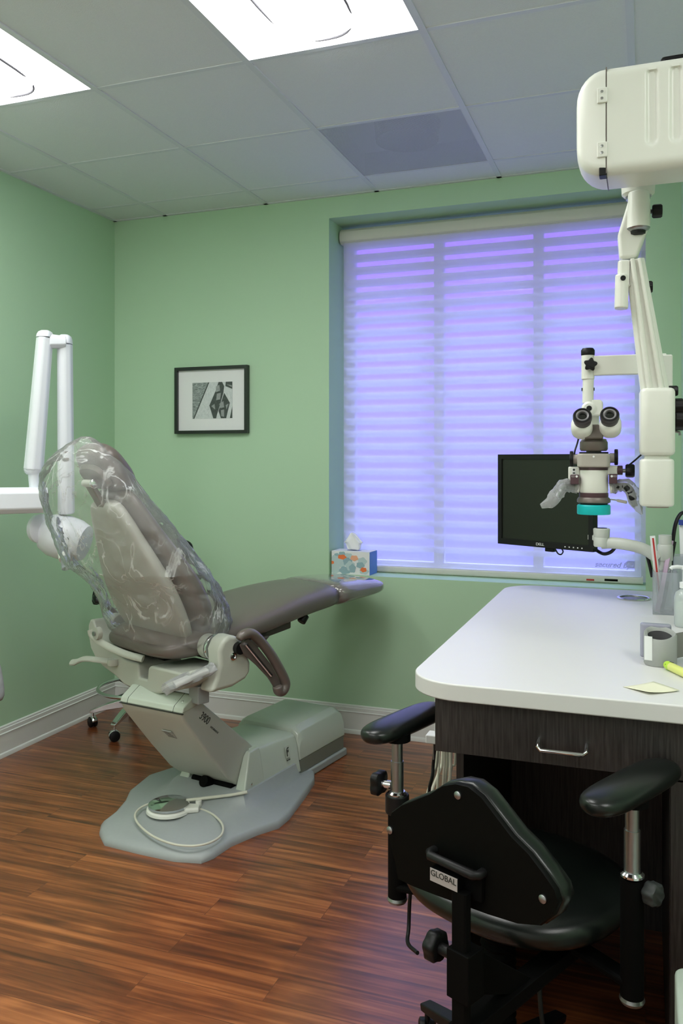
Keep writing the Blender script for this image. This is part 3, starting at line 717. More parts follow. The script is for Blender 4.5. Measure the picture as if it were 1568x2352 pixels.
# backrest
BD = Vector((0, -0.427, 0.904)); BN = Vector((0, 0.904, 0.427)); B0 = Vector((0, -0.02, 0.70)); BL = 0.61
def backrings(prof_, n=36, e=2.6):
    return [superring(B0 + BD * (t * BL) + BN * ((o0 + o1) / 2), X, BN, hw, (o1 - o0) / 2, n, e) for t, hw, o0, o1 in prof_]
MB().loft(backrings([(-0.05, 0.12, 0.02, 0.05), (-0.03, 0.18, 0.01, 0.075), (0.03, 0.235, 0.0, 0.105), (0.12, 0.262, 0.0, 0.125), (0.25, 0.275, 0.0, 0.125), (0.40, 0.268, 0.0, 0.115), (0.55, 0.24, 0.0, 0.10), (0.70, 0.20, 0.0, 0.085), (0.85, 0.165, 0.0, 0.075), (0.95, 0.14, 0.0, 0.07), (1.0, 0.11, 0.01, 0.065), (1.02, 0.06, 0.02, 0.05)])).build('backrest_cushion', M_taupe, ch, sub=1)
MB().loft(backrings([(-0.04, 0.14, -0.035, 0.0), (0.0, 0.19, -0.05, 0.012), (0.08, 0.228, -0.062, 0.016), (0.22, 0.242, -0.068, 0.018), (0.40, 0.236, -0.065, 0.018), (0.55, 0.205, -0.06, 0.018), (0.70, 0.165, -0.055, 0.016), (0.85, 0.13, -0.05, 0.014), (0.94, 0.105, -0.045, 0.012), (0.98, 0.07, -0.035, 0.005)], e=3.0)).build('backrest_shell', mat('back shell beige grey', (0.37, 0.365, 0.325), 0.38, vary=0.02), ch, sub=1)
# headrest
hc = Vector((0.0, -0.285, 1.352)); HN = Vector((0, 0.76, 0.65)).normalized(); HU = Vector((0, -0.65, 0.76)).normalized(); HU = (HU - HN * HU.dot(HN)).normalized(); HS = HU.cross(HN) * -1
rings = []
for o_, k in ((-0.045, 0.55), (-0.04, 0.80), (-0.02, 0.97), (0.0, 1.0), (0.025, 0.97), (0.042, 0.82), (0.048, 0.5)):
    rings.append(superring(hc + HN * o_, HS, HU, 0.125 * k, 0.108 * k, 28, 3.0))
hr_ = MB().loft(rings).build('headrest', M_taupe, ch, sub=1)
MB().loft([superring(hc + HN * -0.043, HS, HU, 0.085, 0.06, 24, 3), superring(hc + HN * -0.062, HS, HU, 0.075, 0.05, 24, 3)]).build('headrest_plate', M_brown, hr_, bevel=0.003)
b = MB(); b.bar(B0 + BD * 0.50 + BN * -0.02, hc + HN * -0.085, 0.062, 0.02, 0.05, 0.02, up=(0, 1, 0))
hs = b.build('headrest_bar', M_brown, ch, bevel=0.003)
b = MB(); b.cyl(hc + HN * -0.085 + HS * -0.035, hc + HN * -0.085 + HS * 0.035, 0.014); b.build('headrest_joint', M_beige, hs, bevel=0.003)
MB().lathe([(0.017, 0), (0.017, 0.006), (0.013, 0.009)], hc + HN * -0.085 + HS * 0.035, HS).build('headrest_knob', M_chrome, hs)
# near armrest, folded down
AR = [(0.005, 0.735), (0.02, 0.748), (0.055, 0.752), (0.085, 0.735), (0.12, 0.70), (0.16, 0.652), (0.195, 0.60), (0.222, 0.555), (0.228, 0.530), (0.215, 0.510), (0.195, 0.512), (0.188, 0.535)]
pa = arc([(0.43, y, z) for y, z in AR], 4)
ar = MB().tube(pa, [0.014 + 0.007 * min(1, i / 5) for i in range(len(pa))], 14, flat=0.9, up=(1, 0, 0)).build('armrest', M_taupe, ch, sub=1)
MB().prism([(0.012, 0.715), (0.05, 0.735), (0.10, 0.69), (0.16, 0.62), (0.21, 0.54), (0.20, 0.52), (0.178, 0.53), (0.15, 0.57), (0.09, 0.63), (0.03, 0.68)], (0, 0, 0), Y_, Z, X, 0.415, 0.428).build('armrest_plate', mat('armrest inner vinyl', (0.12, 0.10, 0.09), 0.35), ar, bevel=0.004)
MB().bar((0.434, 0.035, 0.715), (0.434, 0.155, 0.58), 0.012, 0.012).build('armrest_rail', M_chrome, ar)
MB().cyl((0.40, 0.02, 0.70), (0.425, 0.02, 0.70), 0.022).build('armrest_pivot', M_bplas, ar)
# wrapped handle below the bracket
hd = [(0.03, -0.19, 0.555), (0.25, -0.12, 0.615)]
wh = MB().bar((0.335, -0.205, 0.594), (0.375, -0.09, 0.632), 0.045, 0.020, ch=0.3).build('adjust_handle', M_white, ch, bevel=0.004)
rings = []
for k in range(9):
    t = k / 8; c = Vector((0.325, -0.235, 0.585)).lerp(Vector((0.38, -0.075, 0.638)), t)
    rings.append([c + Vector((1, 0, 0)) * (0.030 * math.cos(a) * (1 + 0.2 * random.uniform(-1, 1))) + Vector((0, 0, 1)) * (0.019 * math.sin(a) * (1 + 0.3 * random.uniform(-1, 1))) for a in [2 * PI * i / 10 for i in range(10)]])
tag(MB().loft(rings).build('handle_wrap', M_wrap, None, M=IC.inverted()), 'crinkled clear plastic sleeve over the handle under the dental chair seat', 'plastic sleeve')
MB().box(0.27, 0.33, -0.10, -0.05, 0.50, 0.565).build('handle_mount', M_grey, ch, bevel=0.004)

# ---- clear plastic cover over the backrest
cov = thing('plastic_cover', 'crinkled clear plastic bag draped over the dental chair backrest and headrest', 'plastic cover', OC, -TH)
SIL = [(1003, 186, 206), (1008, 176, 216), (1020, 152, 232), (1040, 128, 252), (1062, 106, 276), (1085, 94, 300), (1120, 90, 326), (1160, 97, 358), (1200, 108, 393), (1250, 128, 432), (1300, 152, 468), (1340, 205, 496), (1380, 228, 514), (1420, 240, 522), (1450, 258, 518), (1466, 280, 510)]
s25 = Vector((math.cos(TH), -math.sin(TH), 0)); f25 = Vector((math.sin(TH), math.cos(TH), 0))
def ridge(p, sc_2):
    return 1 - 2 * abs(noise.noise(p * sc_2))
rings = []
NB = 150
NR = 96
for i in range(NR + 1):
    u = i / NR * (len(SIL) - 1); k = min(int(u), len(SIL) - 2); fr_u = u - k
    y, x0, x1 = [SIL[k][q_] * (1 - fr_u) + SIL[k + 1][q_] * fr_u for q_ in range(3)]
    t = ((x0 + x1) / 2 - CX) / F_PX
    aa = (3.31 * t + 0.678) / (0.707 * (1 - t)); d = 3.31 + 0.707 * aa
    c = at((x0 + x1) / 2, y, d); hwp = (x1 - x0) / 2 * d / F_PX
    depth = min(0.20, hwp * 0.72) / 0.905; A = math.sqrt(max(0.0001, hwp ** 2 - (depth * 0.905) ** 2)) / 0.51
    r = []
    for j in range(NB):
        th2 = 2 * PI * j / NB
        p = c + s25 * (A * math.cos(th2)) + f25 * (depth * math.sin(th2))
        q2 = Vector((p.x * 1.0 + p.z * 0.5, p.y, p.z * 0.55 - p.x * 0.35))
        n = 0.012 * ridge(q2, 7) + 0.010 * ridge(q2 + Vector((3, 1, 7)), 15) + 0.005 * ridge(p + Vector((1, 5, 2)), 34) - 0.010
        lower = 1.0 if y > 1200 else 0.7
        p += (s25 * math.cos(th2) + f25 * math.sin(th2)) * n * lower * min(1, hwp * 6) + Z * noise.noise(p * 12) * 0.008
        r.append(p)
    rings.append(r)
b = MB(); b.loft(rings, cap=False)
top = rings[0]; b.bm.faces.new([b.bm.verts.new(p) for p in top]); bmesh.ops.remove_doubles(b.bm, verts=b.bm.verts, dist=1e-5)
b.build('film', M_bag, cov, M=inv(cov), sharp=24)

# ---- foot control lying on the base plate, with its cord
pz = 0.044
fc = thing('foot_control', 'round chrome foot control disc lying on the grey chair base plate', 'foot control', onz(388, 1862, pz), 0)
I = inv(fc)
c0 = fc.location.copy()
MB().lathe([(0.082, 0.0), (0.086, 0.003), (0.084, 0.012), (0.074, 0.018)], c0).build('housing', M_white, fc, M=I)
MB().lathe([(0.070, 0.018), (0.078, 0.021), (0.078, 0.029), (0.070, 0.033), (0.0, 0.036)], c0, seg=48).build('disc', M_chrome, fc, M=I)
b = MB(); e = onz(437, 1846, pz); e2 = onz(425, 1868, pz)
b.bar(c0 + Vector((0.03, 0, 0.012)), c0 + Vector((0.115, 0.03, 0.014)), 0.07, 0.022, 0.045, 0.02); b.cyl(c0 + Vector((0.10, 0.05, 0.01)), c0 + Vector((0.10, 0.05, 0.035)), 0.012)
b.build('tail_block', M_white, fc, M=I, bevel=0.004)
loop = [(440, 1858), (465, 1860), (492, 1873), (511, 1895), (508, 1918), (480, 1936), (440, 1943), (395, 1938), (350, 1920), (318, 1893), (310, 1872), (322, 1856), (345, 1848), (375, 1843)]
cp_ = [onz(x, y, pz + 0.008) for x, y in loop]
cp_ = [p if i < 12 else p + Z * 0.004 for i, p in enumerate(cp_)]
MB().tube(arc(cp_, 6), 0.0042, 8).build('cord', M_cable, fc, M=I)
MB().tube(arc([onz(428, 1838, 0.075), onz(480, 1832, 0.085), onz(530, 1826, 0.098), onz(568, 1819, 0.112)], 4), 0.006, 8).build('supply_hose', M_cable, fc, M=I)

# ================================================================== REAR ASSISTANT STOOL
sc_ = Vector((-2.470, 3.715, 0))
rs = thing('assistant_stool', 'chrome based assistant stool half hidden behind the dental chair in the corner', 'stool', sc_, 0)
R5 = 0.238
for k in range(5):
    a = math.radians(202 + 72 * k); d = Vector((math.cos(a), math.sin(a), 0)); n = Vector((-d.y, d.x, 0))
    b = MB(); pr = [(0.03, 0.125, 0.022, 0.02), (0.10, 0.118, 0.02, 0.02), (0.17, 0.103, 0.018, 0.016), (0.22, 0.088, 0.017, 0.012), (R5 + 0.015, 0.078, 0.014, 0.008)]
    b.loft([[d * r + n * w_ + Z * (z + h), d * r - n * w_ + Z * (z + h), d * r - n * w_ * .8 + Z * (z - h), d * r + n * w_ * .8 + Z * (z - h)] for r, z, w_, h in pr])
    lg = b.build('leg', M_chrome, rs, bevel=0.004)
    cst = MB(); cc = d * R5
    ca = a + 0.7; wv = Vector((math.cos(ca), math.sin(ca), 0))
    for sgn in (-1, 1): cst.lathe([(0.024, 0.004), (0.026, 0.007), (0.026, 0.016), (0.022, 0.019)], cc + Z * 0.026, wv * sgn, 20)
    cst.build('caster', M_bplas, lg)
    hd_ = MB()
    hd_.cyl(cc + Z * 0.03, cc + Z * 0.08, 0.006, seg=10)
    side = Vector((-wv.y, wv.x, 0))
    hd_.loft([[cc + Z * 0.026 + wv * t + (side * math.cos(u) + Z * math.sin(u)) * 0.028 for u in [PI * i / 10 + 0.2 for i in range(11)]] for t in (-0.014, 0.014)], closed=False)
    hd_.build('caster_hood', M_chrome, lg, solid=0.002)
MB().lathe([(0.035, 0.09), (0.04, 0.10), (0.038, 0.14), (0.026, 0.16), (0.025, 0.36), (0.016, 0.365), (0.016, 0.49)]).build('gas_column', M_bplas, rs)
fr2 = MB().tube([(0.205 * math.cos(2 * PI * i / 48), 0.205 * math.sin(2 * PI * i / 48), 0.205) for i in range(48)], 0.0095, 12, closed=True).build('foot_ring', M_chrome, rs)
b = MB()
for k in range(3):
    a = math.radians(150 + 120 * k); b.bar((0.03 * math.cos(a), 0.03 * math.sin(a), 0.19), (0.20 * math.cos(a), 0.20 * math.sin(a), 0.20), 0.028, 0.012)
b.lathe([(0.034, 0.17), (0.034, 0.21)]); b.build('ring_spoke', M_bplas, fr2, bevel=0.002)
MB().lathe([(0.0, 0.50), (0.15, 0.50), (0.168, 0.52), (0.172, 0.545), (0.155, 0.568), (0.0, 0.575)], (0.07, -0.03, 0)).build('seat', M_black, rs)
MB().bar((0.0, 0, 0.485), (0.02, 0.14, 0.49), 0.10, 0.018).build('seat_plate', M_bplas, rs)
b = MB(); b.tube(arc([(0.0, 0.10, 0.49), (0.06, 0.20, 0.53), (0.10, 0.20, 0.70), (0.14, 0.16, 0.90)]), 0.012)
b.build('back_post', M_steel, rs)
q = at(405, 1262, 4.25) - sc_
MB().loft([superring(q + Vector((0.342, -0.94, 0)) * o_, Vector((0.94, 0.342, 0)), Z, 0.088 * k, 0.055 * k, 24, 2.5) for o_, k in ((-0.02, .7), (-0.012, 1), (0.012, 1), (0.02, .7))]).build('backrest', M_black, rs, sub=1)
q = at(222, 1368, 4.28) - sc_
b = MB(); b.tube(arc([q, q + Vector((0.03, -0.03, -0.02)), q + Vector((0.10, 0.0, -0.07)), Vector((-0.05, 0.05, 0.495))]), [0.020] * 7 + [0.012] * 12)
b.lathe([(0.0, -0.045), (0.012, -0.045), (0.020, -0.03), (0.022, 0.0), (0.020, 0.03), (0.0, 0.045)], q, (0.1, 0.1, 1)); b.build('torso_arm', M_black, rs)

# ================================================================== X-RAY ARM (left wall)
xr = thing('xray_arm', 'white wall mounted dental x-ray unit on folded arms at the left wall', 'x-ray unit', (-2.80, 2.55, 1.10), 0)
I = inv(xr)
D1 = 3.45
p_end = at(108, 1148, D1); p_wall = Vector((-2.765, 2.37, p_end.z))
b = MB(); b.bar(p_wall, p_end, 0.10, 0.112, 0.095, 0.105, ch=0.22); b.build('wall_beam', M_xray, xr, M=I, bevel=0.006)
MB().box(-2.819, -2.775, 2.22, 2.50, 1.05, 1.40).build('wall_bracket', M_xray, xr, M=I, bevel=0.01)
n0 = at(79, 1120, D1); n1 = at(79, 1085, D1)
MB().cyl(n0 - Z * 0.01, n1, 0.020, 0.026).build('swivel_neck', M_xray, xr, M=I)
toC = -FW
a0, a1 = at(77, 1080, D1), at(103, 775, D1)
b = MB(); b.bar(a0 - Z * 0.0, a1, 0.074, 0.085, 0.062, 0.075, up=toC, ch=0.32); lo_ = b.build('lower_arm', M_xray, xr, M=I, bevel=0.008)
MB().lathe([(0.026, -0.018), (0.036, -0.008), (0.039, 0.004)], a0, (0, 0, 1), 24).build('arm_cap', M_xray, lo_, M=I)
MB().loft([superring(at(103, 775, D1) + (a1 - a0).normalized() * o_, RT, FW, 0.031 * k, 0.037 * k, 20, 3.2) for o_, k in ((0, 1), (0.012, .96), (0.022, .8), (0.028, .5))]).build('arm_cap', M_xray, lo_, M=I)
e0, e1 = at(112, 784, D1), at(150, 786, D1 + 0.03)
b = MB(); b.bar(e0, e1, 0.05, 0.06, 0.05, 0.05, up=(0, 0, 1), ch=0.3); b.build('elbow_joint', M_xray, xr, M=I, bevel=0.004)
u0, u1 = at(149, 790, D1 + 0.05), at(152, 1180, D1 + 0.10)
b = MB(); b.bar(u0, u1, 0.058, 0.07, 0.066, 0.07, up=toC, ch=0.3); ua = b.build('upper_arm', M_xray, xr, M=I, bevel=0.008)
MB().loft([superring(u0 + Z * o_, RT, FW, 0.029 * k, 0.034 * k, 20, 3.2) for o_, k in ((0, 1), (0.018, .96), (0.032, .8), (0.038, .5))]).build('arm_cap', M_xray, ua, M=I)
b = MB()
hcx = at(150, 1235, D1 + 0.10); ax_ = (RT * 0.95 + Z * -0.25 + FW * -0.1).normalized()
b.lathe([(0.03, -0.10), (0.075, -0.09), (0.092, -0.05), (0.095, 0.0), (0.090, 0.05), (0.075, 0.09), (0.03, 0.10)], hcx, ax_, 32)
b.build('tube_head', M_xray, xr, M=I)
MB().lathe([(0.05, -0.02), (0.060, -0.014), (0.062, 0.006), (0.05, 0.014)], at(92, 1214, D1 + 0.06), (RT * 0.9 + FW * -0.45), 32).build('dial_ring', M_xray, xr, M=I)
b = MB(); b.cyl(at(146, 1262, D1 + 0.03), at(149, 1285, D1 - 0.01), 0.026, 0.024); b.build('collimator', M_white, xr, M=I)
MB().cyl(at(149, 1285, D1 - 0.01), at(152, 1306, D1 - 0.03), 0.018, 0.018).build('collimator_tube', M_acryl, xr, M=I)

# bag hanging by the left wall at the picture edge
hp = onz(2, 1600, 0.0); q0 = at(-10, 1515, 3.05)
gb = MB(); rr = []
for k, (px, py, hw) in enumerate(((-34, 1468, 0.01), (-30, 1510, 0.045), (-30, 1560, 0.06), (-30, 1605, 0.068), (-30, 1614, 0.05))):
    c = at(px, py, 3.05); rr.append([c + RT * (hw * math.cos(a)) + FW * (0.035 * math.sin(a)) + Vector((random.uniform(-1, 1), random.uniform(-1, 1), random.uniform(-1, 1))) * 0.005 for a in [2 * PI * i / 14 for i in range(14)]])
gb.loft(rr)
hb_ = gb.build('hanging_bag', mat('grey pouch', (0.36, 0.38, 0.42), 0.5, vary=0.5, nscale=25), None, sub=1)
tag(hb_, 'small grey crumpled pouch hanging by the left wall at the picture edge', 'pouch')
hk = MB(); hk.tube(arc([at(-34, 1470, 3.05), at(-34, 1440, 3.05), at(-70, 1380, 3.05)]), 0.002); 
wpt = Vector((XL + 0.004, at(-70, 1380, 3.05).y, at(-70, 1380, 3.05).z)); hk.tube([at(-70, 1380, 3.05), wpt], 0.004)
hk.build('hanging_cord', M_steel, hb_)

# ================================================================== DESK
DZ = 0.90
tag(MB().prism(rrect(-0.502, 1.45, 1.775, 3.275, 0.12, 10, (0, 0, 1, 1)), (0, 0, 0), X, Y_, Z, DZ - 0.038, DZ).build('countertop', M_desk, None, bevel=0.004), 'large white laminate desk top with rounded corners', 'worktop')
dk = thing('desk_cabinet', 'dark espresso wood desk base with one shallow drawer, under the white top', 'desk', (0.2, 2.4, 0))
I = inv(dk)
dw = MB().box(-0.436, 0.30, 1.800, 1.820, 0.743, DZ - 0.0385).build('drawer', M_wenge, dk, M=I, bevel=0.001)
hx0, hx1 = ony(1236, 1700, 1.785).x, ony(1346, 1700, 1.785).x; hz = 0.782
pth = [(hx0, 1.80, hz + 0.012), (hx0, 1.785, hz + 0.011), (hx0, 1.772, hz + 0.005), (hx0 + 0.006, 1.768, hz), (hx1 - 0.006, 1.768, hz), (hx1, 1.772, hz + 0.005), (hx1, 1.785, hz + 0.011), (hx1, 1.80, hz + 0.012)]
MB().tube(pth, 0.0045, 12).build('handle', M_chrome, dw, M=I)
MB().box(-0.41, -0.393, 1.90, 3.18, 0.0, DZ - 0.0385).build('side_panel', M_wenge, dk, M=I)
MB().box(-0.392, 0.095, 2.62, 2.64, 0.0, DZ - 0.0385).build('back_panel', M_wenge, dk, M=I)
MB().box(-0.390, 0.02, 1.821, 2.35, 0.75, 0.755).build('drawer_bottom', M_wenge, dk, M=I)
MB().box(0.045, 1.40, 1.825, 3.18, 0.0, DZ - 0.0385).build('pedestal', M_wenge, dk, M=I)
b = MB(); b.box(0.302, 0.84, 1.800, 1.820, 0.743, DZ - 0.0385); b.box(0.842, 1.40, 1.800, 1.820, 0.743, DZ - 0.0385); b.box(0.047, 0.84, 1.802, 1.824, 0.02, 0.739); b.box(0.842, 1.40, 1.802, 1.824, 0.02, 0.739)
b.build('pedestal_front', M_wenge, dk, M=I)
# cable grommet
g0 = Vector((-0.039, 3.085, DZ)); M_gin = mat('dark grommet cap', (0.16, 0.155, 0.15), 0.3, metal=0.6)
tag(MB().lathe([(0.047, 0.0005), (0.056, 0.0005), (0.057, 0.0025), (0.053, 0.005), (0.047, 0.004), (0.047, 0.0005)], g0, seg=48).build('desk_grommet', M_chrome, None), 'round steel grommet set in the white desk top near its back edge', 'grommet')

MB().lathe([(0.0, 0.0006), (0.0465, 0.0006), (0.0465, 0.0009), (0, 0.0009)], g0, seg=48).build('grommet_cap', M_gin, bpy.data.objects['desk_grommet'])
# cables hanging under the desk's left end
cb_pts = [((1004, 1728), (998, 1770), (985, 1812), (978, 1850)), ((1008, 1728), (1006, 1780), (1004, 1815), (1003, 1850)), ((1016, 1728), (1009, 1770), (992, 1815), (985, 1850)), ((1021, 1730), (1019, 1770), (1016, 1810), (1008, 1850)), ((1026, 1730), (1022, 1780), (1018, 1815), (1010, 1850)), ((1031, 1730), (1026, 1765), (1022, 1800), (1020, 1850)), ((1035, 1732), (1034, 1765), (1031, 1810), (1028, 1850)), ((1046, 1734), (1038, 1760), (1029, 1800), (1022, 1850))]
ORD = ['leftmost', 'second from the left', 'third from the left', 'fourth from the left', 'fourth from the right', 'third from the right', 'second from the right', 'rightmost']
wh_lab = ['leftmost white cable of the bundle hanging under the desk left end', 'white cables of the bundle hanging beside the desk side panel']
for k, cpt in enumerate(cb_pts):
    dd = 2.22 + 0.03 * (k % 3)
    pth = [at(cpt[0][0], cpt[0][1] - 105, dd)] + [at(x, y, dd) for x, y in cpt] + [at(cpt[-1][0] + 18, 1905, dd), at(1040, 1945 + 4 * k, dd)]
    pth[0].z = DZ - 0.040; pth.append(Vector((-0.4125, 2.30 + 0.025 * k, 0.36 - 0.006 * k)))
    o = MB().tube(arc(pth, 4), 0.0034 if k % 2 else 0.0045, 8).build('cable', M_cable, None)
    tag(o, 'white cable hanging under the desk left end, %s of the white bundle' % ORD[k], 'cable', 'white cables under the desk')
pth = [Vector((-0.475, 2.06, DZ - 0.04)), at(997, 1732, 2.2), at(993, 1780, 2.2), at(985, 1820, 2.2), at(990, 1900, 2.2), at(1035, 1960, 2.2), Vector((-0.4125, 2.26, 0.33))]
tag(MB().tube(arc(pth, 4), 0.0045, 8).build('cable', M_bplas, None), 'single black cable hanging left of the white cable bundle under the desk', 'cable')
q = at(1041, 1770, 2.30)
pbx = MB().box(-0.427, -0.411, 2.20, 2.42, q.z - 0.06, q.z + 0.035).build('power_box', M_paper, None, bevel=0.003)
tag(pbx, 'white power supply box fixed beside the desk side panel behind the cables', 'power box')
q = at(990, 1694, 2.12)
ps = thing('cable_holder', 'small white clip block hanging beside the desk left end under the top', 'cable holder', (q.x + 0.012, q.y, q.z - 0.01))
MB().box(-0.022, 0.022, -0.02, 0.02, 0.0, 0.022).build('block', M_paper, ps, bevel=0.003)
MB().cyl((0, 0, 0.02), (0, 0, DZ - 0.038 - ps.location.z), 0.003).build('hook', M_paper, ps)
MB().cyl((-0.006, 0, 0.0), (-0.006, 0, -0.045), 0.002).build('pin', M_steel, ps)

# ================================================================== OPERATOR STOOL (front)
OS = Vector((-0.265, 1.775, 0))
os_ = thing('operator_stool', 'black vinyl operator stool with armrests, tucked under the desk', 'stool', OS, -TH)
IO = inv(os_)
# seat
rings = []
for z, k in ((0.462, 0.80), (0.468, 0.93), (0.485, 1.0), (0.505, 1.0), (0.520, 0.94), (0.528, 0.80), (0.530, 0.4), (0.529, 0.02)):
    rings.append(superring((0, 0.02, z), X, Y_, 0.235 * k, 0.215 * k, 40, 2.4))
MB().loft(rings).build('seat', M_black, os_, sub=1)
MB().box(-0.10, 0.10, -0.10, 0.12, 0.435, 0.462).build('seat_plate', M_bplas, os_, bevel=0.004)
# gas column with bellows
b = MB(); pr = []
for k in range(13): pr += [(0.038, 0.17 + k * 0.018), (0.030, 0.179 + k * 0.018)]
MB().lathe([(0.03, 0.12)] + pr + [(0.028, 0.435)], (-0.02, -0.02, 0), seg=24).build('gas_column', M_bmat, os_)
for k in range(5):
    a = math.radians(20 + 72 * k); d = Vector((math.cos(a), math.sin(a), 0)); n = Vector((-d.y, d.x, 0))
    b = MB(); c_ = Vector((-0.02, -0.02, 0))
    b.loft([[c_ + d * r + n * w_ + Z * (z + h), c_ + d * r - n * w_ + Z * (z + h), c_ + d * r - n * w_ * .8 + Z * (z - h), c_ + d * r + n * w_ * .8 + Z * (z - h)] for r, z, w_, h in [(0.02, 0.12, 0.024, 0.024), (0.12, 0.112, 0.02, 0.018), (0.27, 0.082, 0.016, 0.010)]])
    lg = b.build('leg', M_bplas, os_, bevel=0.004)
    cst = MB(); wv = Vector((math.cos(a + 1), math.sin(a + 1), 0))
    for sgn in (-1, 1): cst.lathe([(0.024, 0.003), (0.0275, 0.006), (0.0275, 0.017), (0.02, 0.021)], c_ + d * 0.26 + Z * 0.0275, wv * sgn, 20)
    cst.cyl(c_ + d * 0.26 + Z * 0.03, c_ + d * 0.26 + Z * 0.08, 0.006, seg=10); cst.build('caster', M_bplas, lg)
# backrest: plate outlined from its measured bell shape
bc = Vector((-0.300, 1.420, 0)); bcl = IO @ bc
bell = [(889, 1890), (897, 1866), (920, 1849), (950, 1837), (985, 1823), (1015, 1804), (1045, 1799), (1075, 1806), (1105, 1830), (1140, 1876), (1175, 1922), (1215, 1962), (1250, 2008), (1276, 2046), (1284, 2074), (1272, 2104), (1240, 2128), (1190, 2124), (1120, 2102), (1050, 2076), (990, 2054), (940, 2034), (912, 2020), (906, 1985), (893, 1935)]
out = []
for px, py in bell:
    t = (px - CX) / F_PX; bb = (1.437 * t - 0.2037) / (0.707 * (1 + t)); d = 1.437 - 0.707 * bb
    out.append((bb, EYE - (py - HY) * d / F_PX))
cxo = sum(p[0] for p in out) / len(out); czo = sum(p[1] for p in out) / len(out)
def bellring(y, k, dz=0):
    return [Vector((bcl.x + cxo + (p[0] - cxo) * k, bcl.y + y, czo + (p[1] - czo) * k)) for p in out]
bp_ = MB().loft([bellring(0.0, 0.985), bellring(0.004, 1.0), bellring(0.010, 1.0)]).build('back_shell', M_bmat2 if False else mat('back shell black', (0.003, 0.0033, 0.003), 0.5, vary=0.1, spec=0.08), os_)
MB().loft([bellring(0.010, 0.99), bellring(0.016, 1.015), bellring(0.030, 1.02), bellring(0.046, 1.0), bellring(0.056, 0.93), bellring(0.060, 0.75)]).build('back_cushion', M_black, os_, sharp=70)
def backpt(px, py, off=0.0):
    t = (px - CX) / F_PX; bb = (1.437 * t - 0.2037) / (0.707 * (1 + t)); d = 1.437 - 0.707 * bb
    return Vector((bcl.x + bb, bcl.y - off, EYE - (py - HY) * d / F_PX))
for px, py in ((1052, 1826), (896, 1906), (1247, 2064)):
    MB().lathe([(0.007, 0.0), (0.007, 0.003), (0.004, 0.005), (0.0, 0.005)], backpt(px, py), (0, -1, 0), 16).build('screw', M_steel, bp_)
h0, h1 = backpt(998, 1952), backpt(1110, 2004)
b = MB(); b.tube([h0 + Y_ * 0.002, h0 - Y_ * 0.014, h0.lerp(h1, 0.06) - Y_ * 0.022, h0.lerp(h1, 0.94) - Y_ * 0.022, h1 - Y_ * 0.014, h1 + Y_ * 0.002], 0.008, 12)
b.build('back_handle', M_bplas, os_, sharp=60)
mc = backpt(1060, 2000); 
MB().box(mc.x - 0.048, mc.x + 0.048, mc.y - 0.010, mc.y, mc.z - 0.035, mc.z + 0.012).build('mount_plate', M_bmat, os_, bevel=0.002)
lc_ = backpt(1045, 2005, 0.0105); lc_.y = bcl.y - 0.033
lb = MB().box(lc_.x - 0.029, lc_.x + 0.029, lc_.y + 0.0, lc_.y + 0.001, lc_.z - 0.011, lc_.z + 0.011).build('name_label', mat('label silver', (0.42, 0.38, 0.38), 0.45), os_)
MB().box(lc_.x - 0.029, lc_.x + 0.029, lc_.y + 0.001, bcl.y - 0.0095, lc_.z - 0.011, lc_.z + 0.011).build('label_block', M_bmat, os_)
text('label_text', 'GLOBAL', 0.0145, lc_ + Vector((0, -0.0006, 0.0035)), X, Z, M_ink, lb, depth=0.0003)
# back post and its bracket under the seat
pp = IO @ at(1059, 2060, 1.405)
b = MB(); b.bar((pp.x, pp.y, mc.z - 0.02), (pp.x, pp.y, 0.36), 0.030, 0.018, up=(0, 1, 0), ch=0.15); b.build('back_post', M_bmat, os_)
kz = EYE - (2200 - HY) * 1.40 / F_PX
b = MB(); b.box(pp.x - 0.021, pp.x + 0.025, pp.y - 0.014, pp.y + 0.03, kz - 0.07, kz + 0.012); b.box(pp.x - 0.021, pp.x + 0.021, pp.y - 0.01, 0.0, 0.405, 0.432)
b.loft([[(x, pp.y + 0.02, kz - 0.07), (x, pp.y + 0.02, kz + 0.01), (x, pp.y + 0.20, 0.43), (x, pp.y + 0.20, 0.40)] for x in (pp.x - 0.012, pp.x + 0.012)])
b.build('post_bracket', M_bmat, os_, bevel=0.002)
def knob(c, axis, r, t, lobes=6, depth=0.12):
    axis = Vector(axis).normalized(); u = axis.orthogonal().normalized(); v_ = axis.cross(u)
    pl = []
    n = 48
    for i in range(n):
        a = 2 * PI * i / n; q_ = r * (1 - depth * (0.5 - 0.5 * math.cos(lobes * a)))
        pl.append((q_ * math.cos(a), q_ * math.sin(a)))
    k = MB(); k.loft([[Vector(c) + u * p[0] * s + v_ * p[1] * s + axis * o for p in pl] for o, s in ((0, 0.85), (t * 0.15, 1), (t * 0.85, 1), (t, 0.85))])
    return k
kx = IO @ at(1010, 2185, 1.43)
kn = knob((pp.x - 0.075, pp.y + 0.01, kz - 0.012), (1, 0, 0), 0.027, 0.024).build('height_knob', M_bplas, os_, sharp=50)
MB().cyl((pp.x - 0.052, pp.y + 0.01, kz - 0.012), (pp.x - 0.02, pp.y + 0.01, kz - 0.012), 0.010).build('knob_shaft', M_bplas, kn)
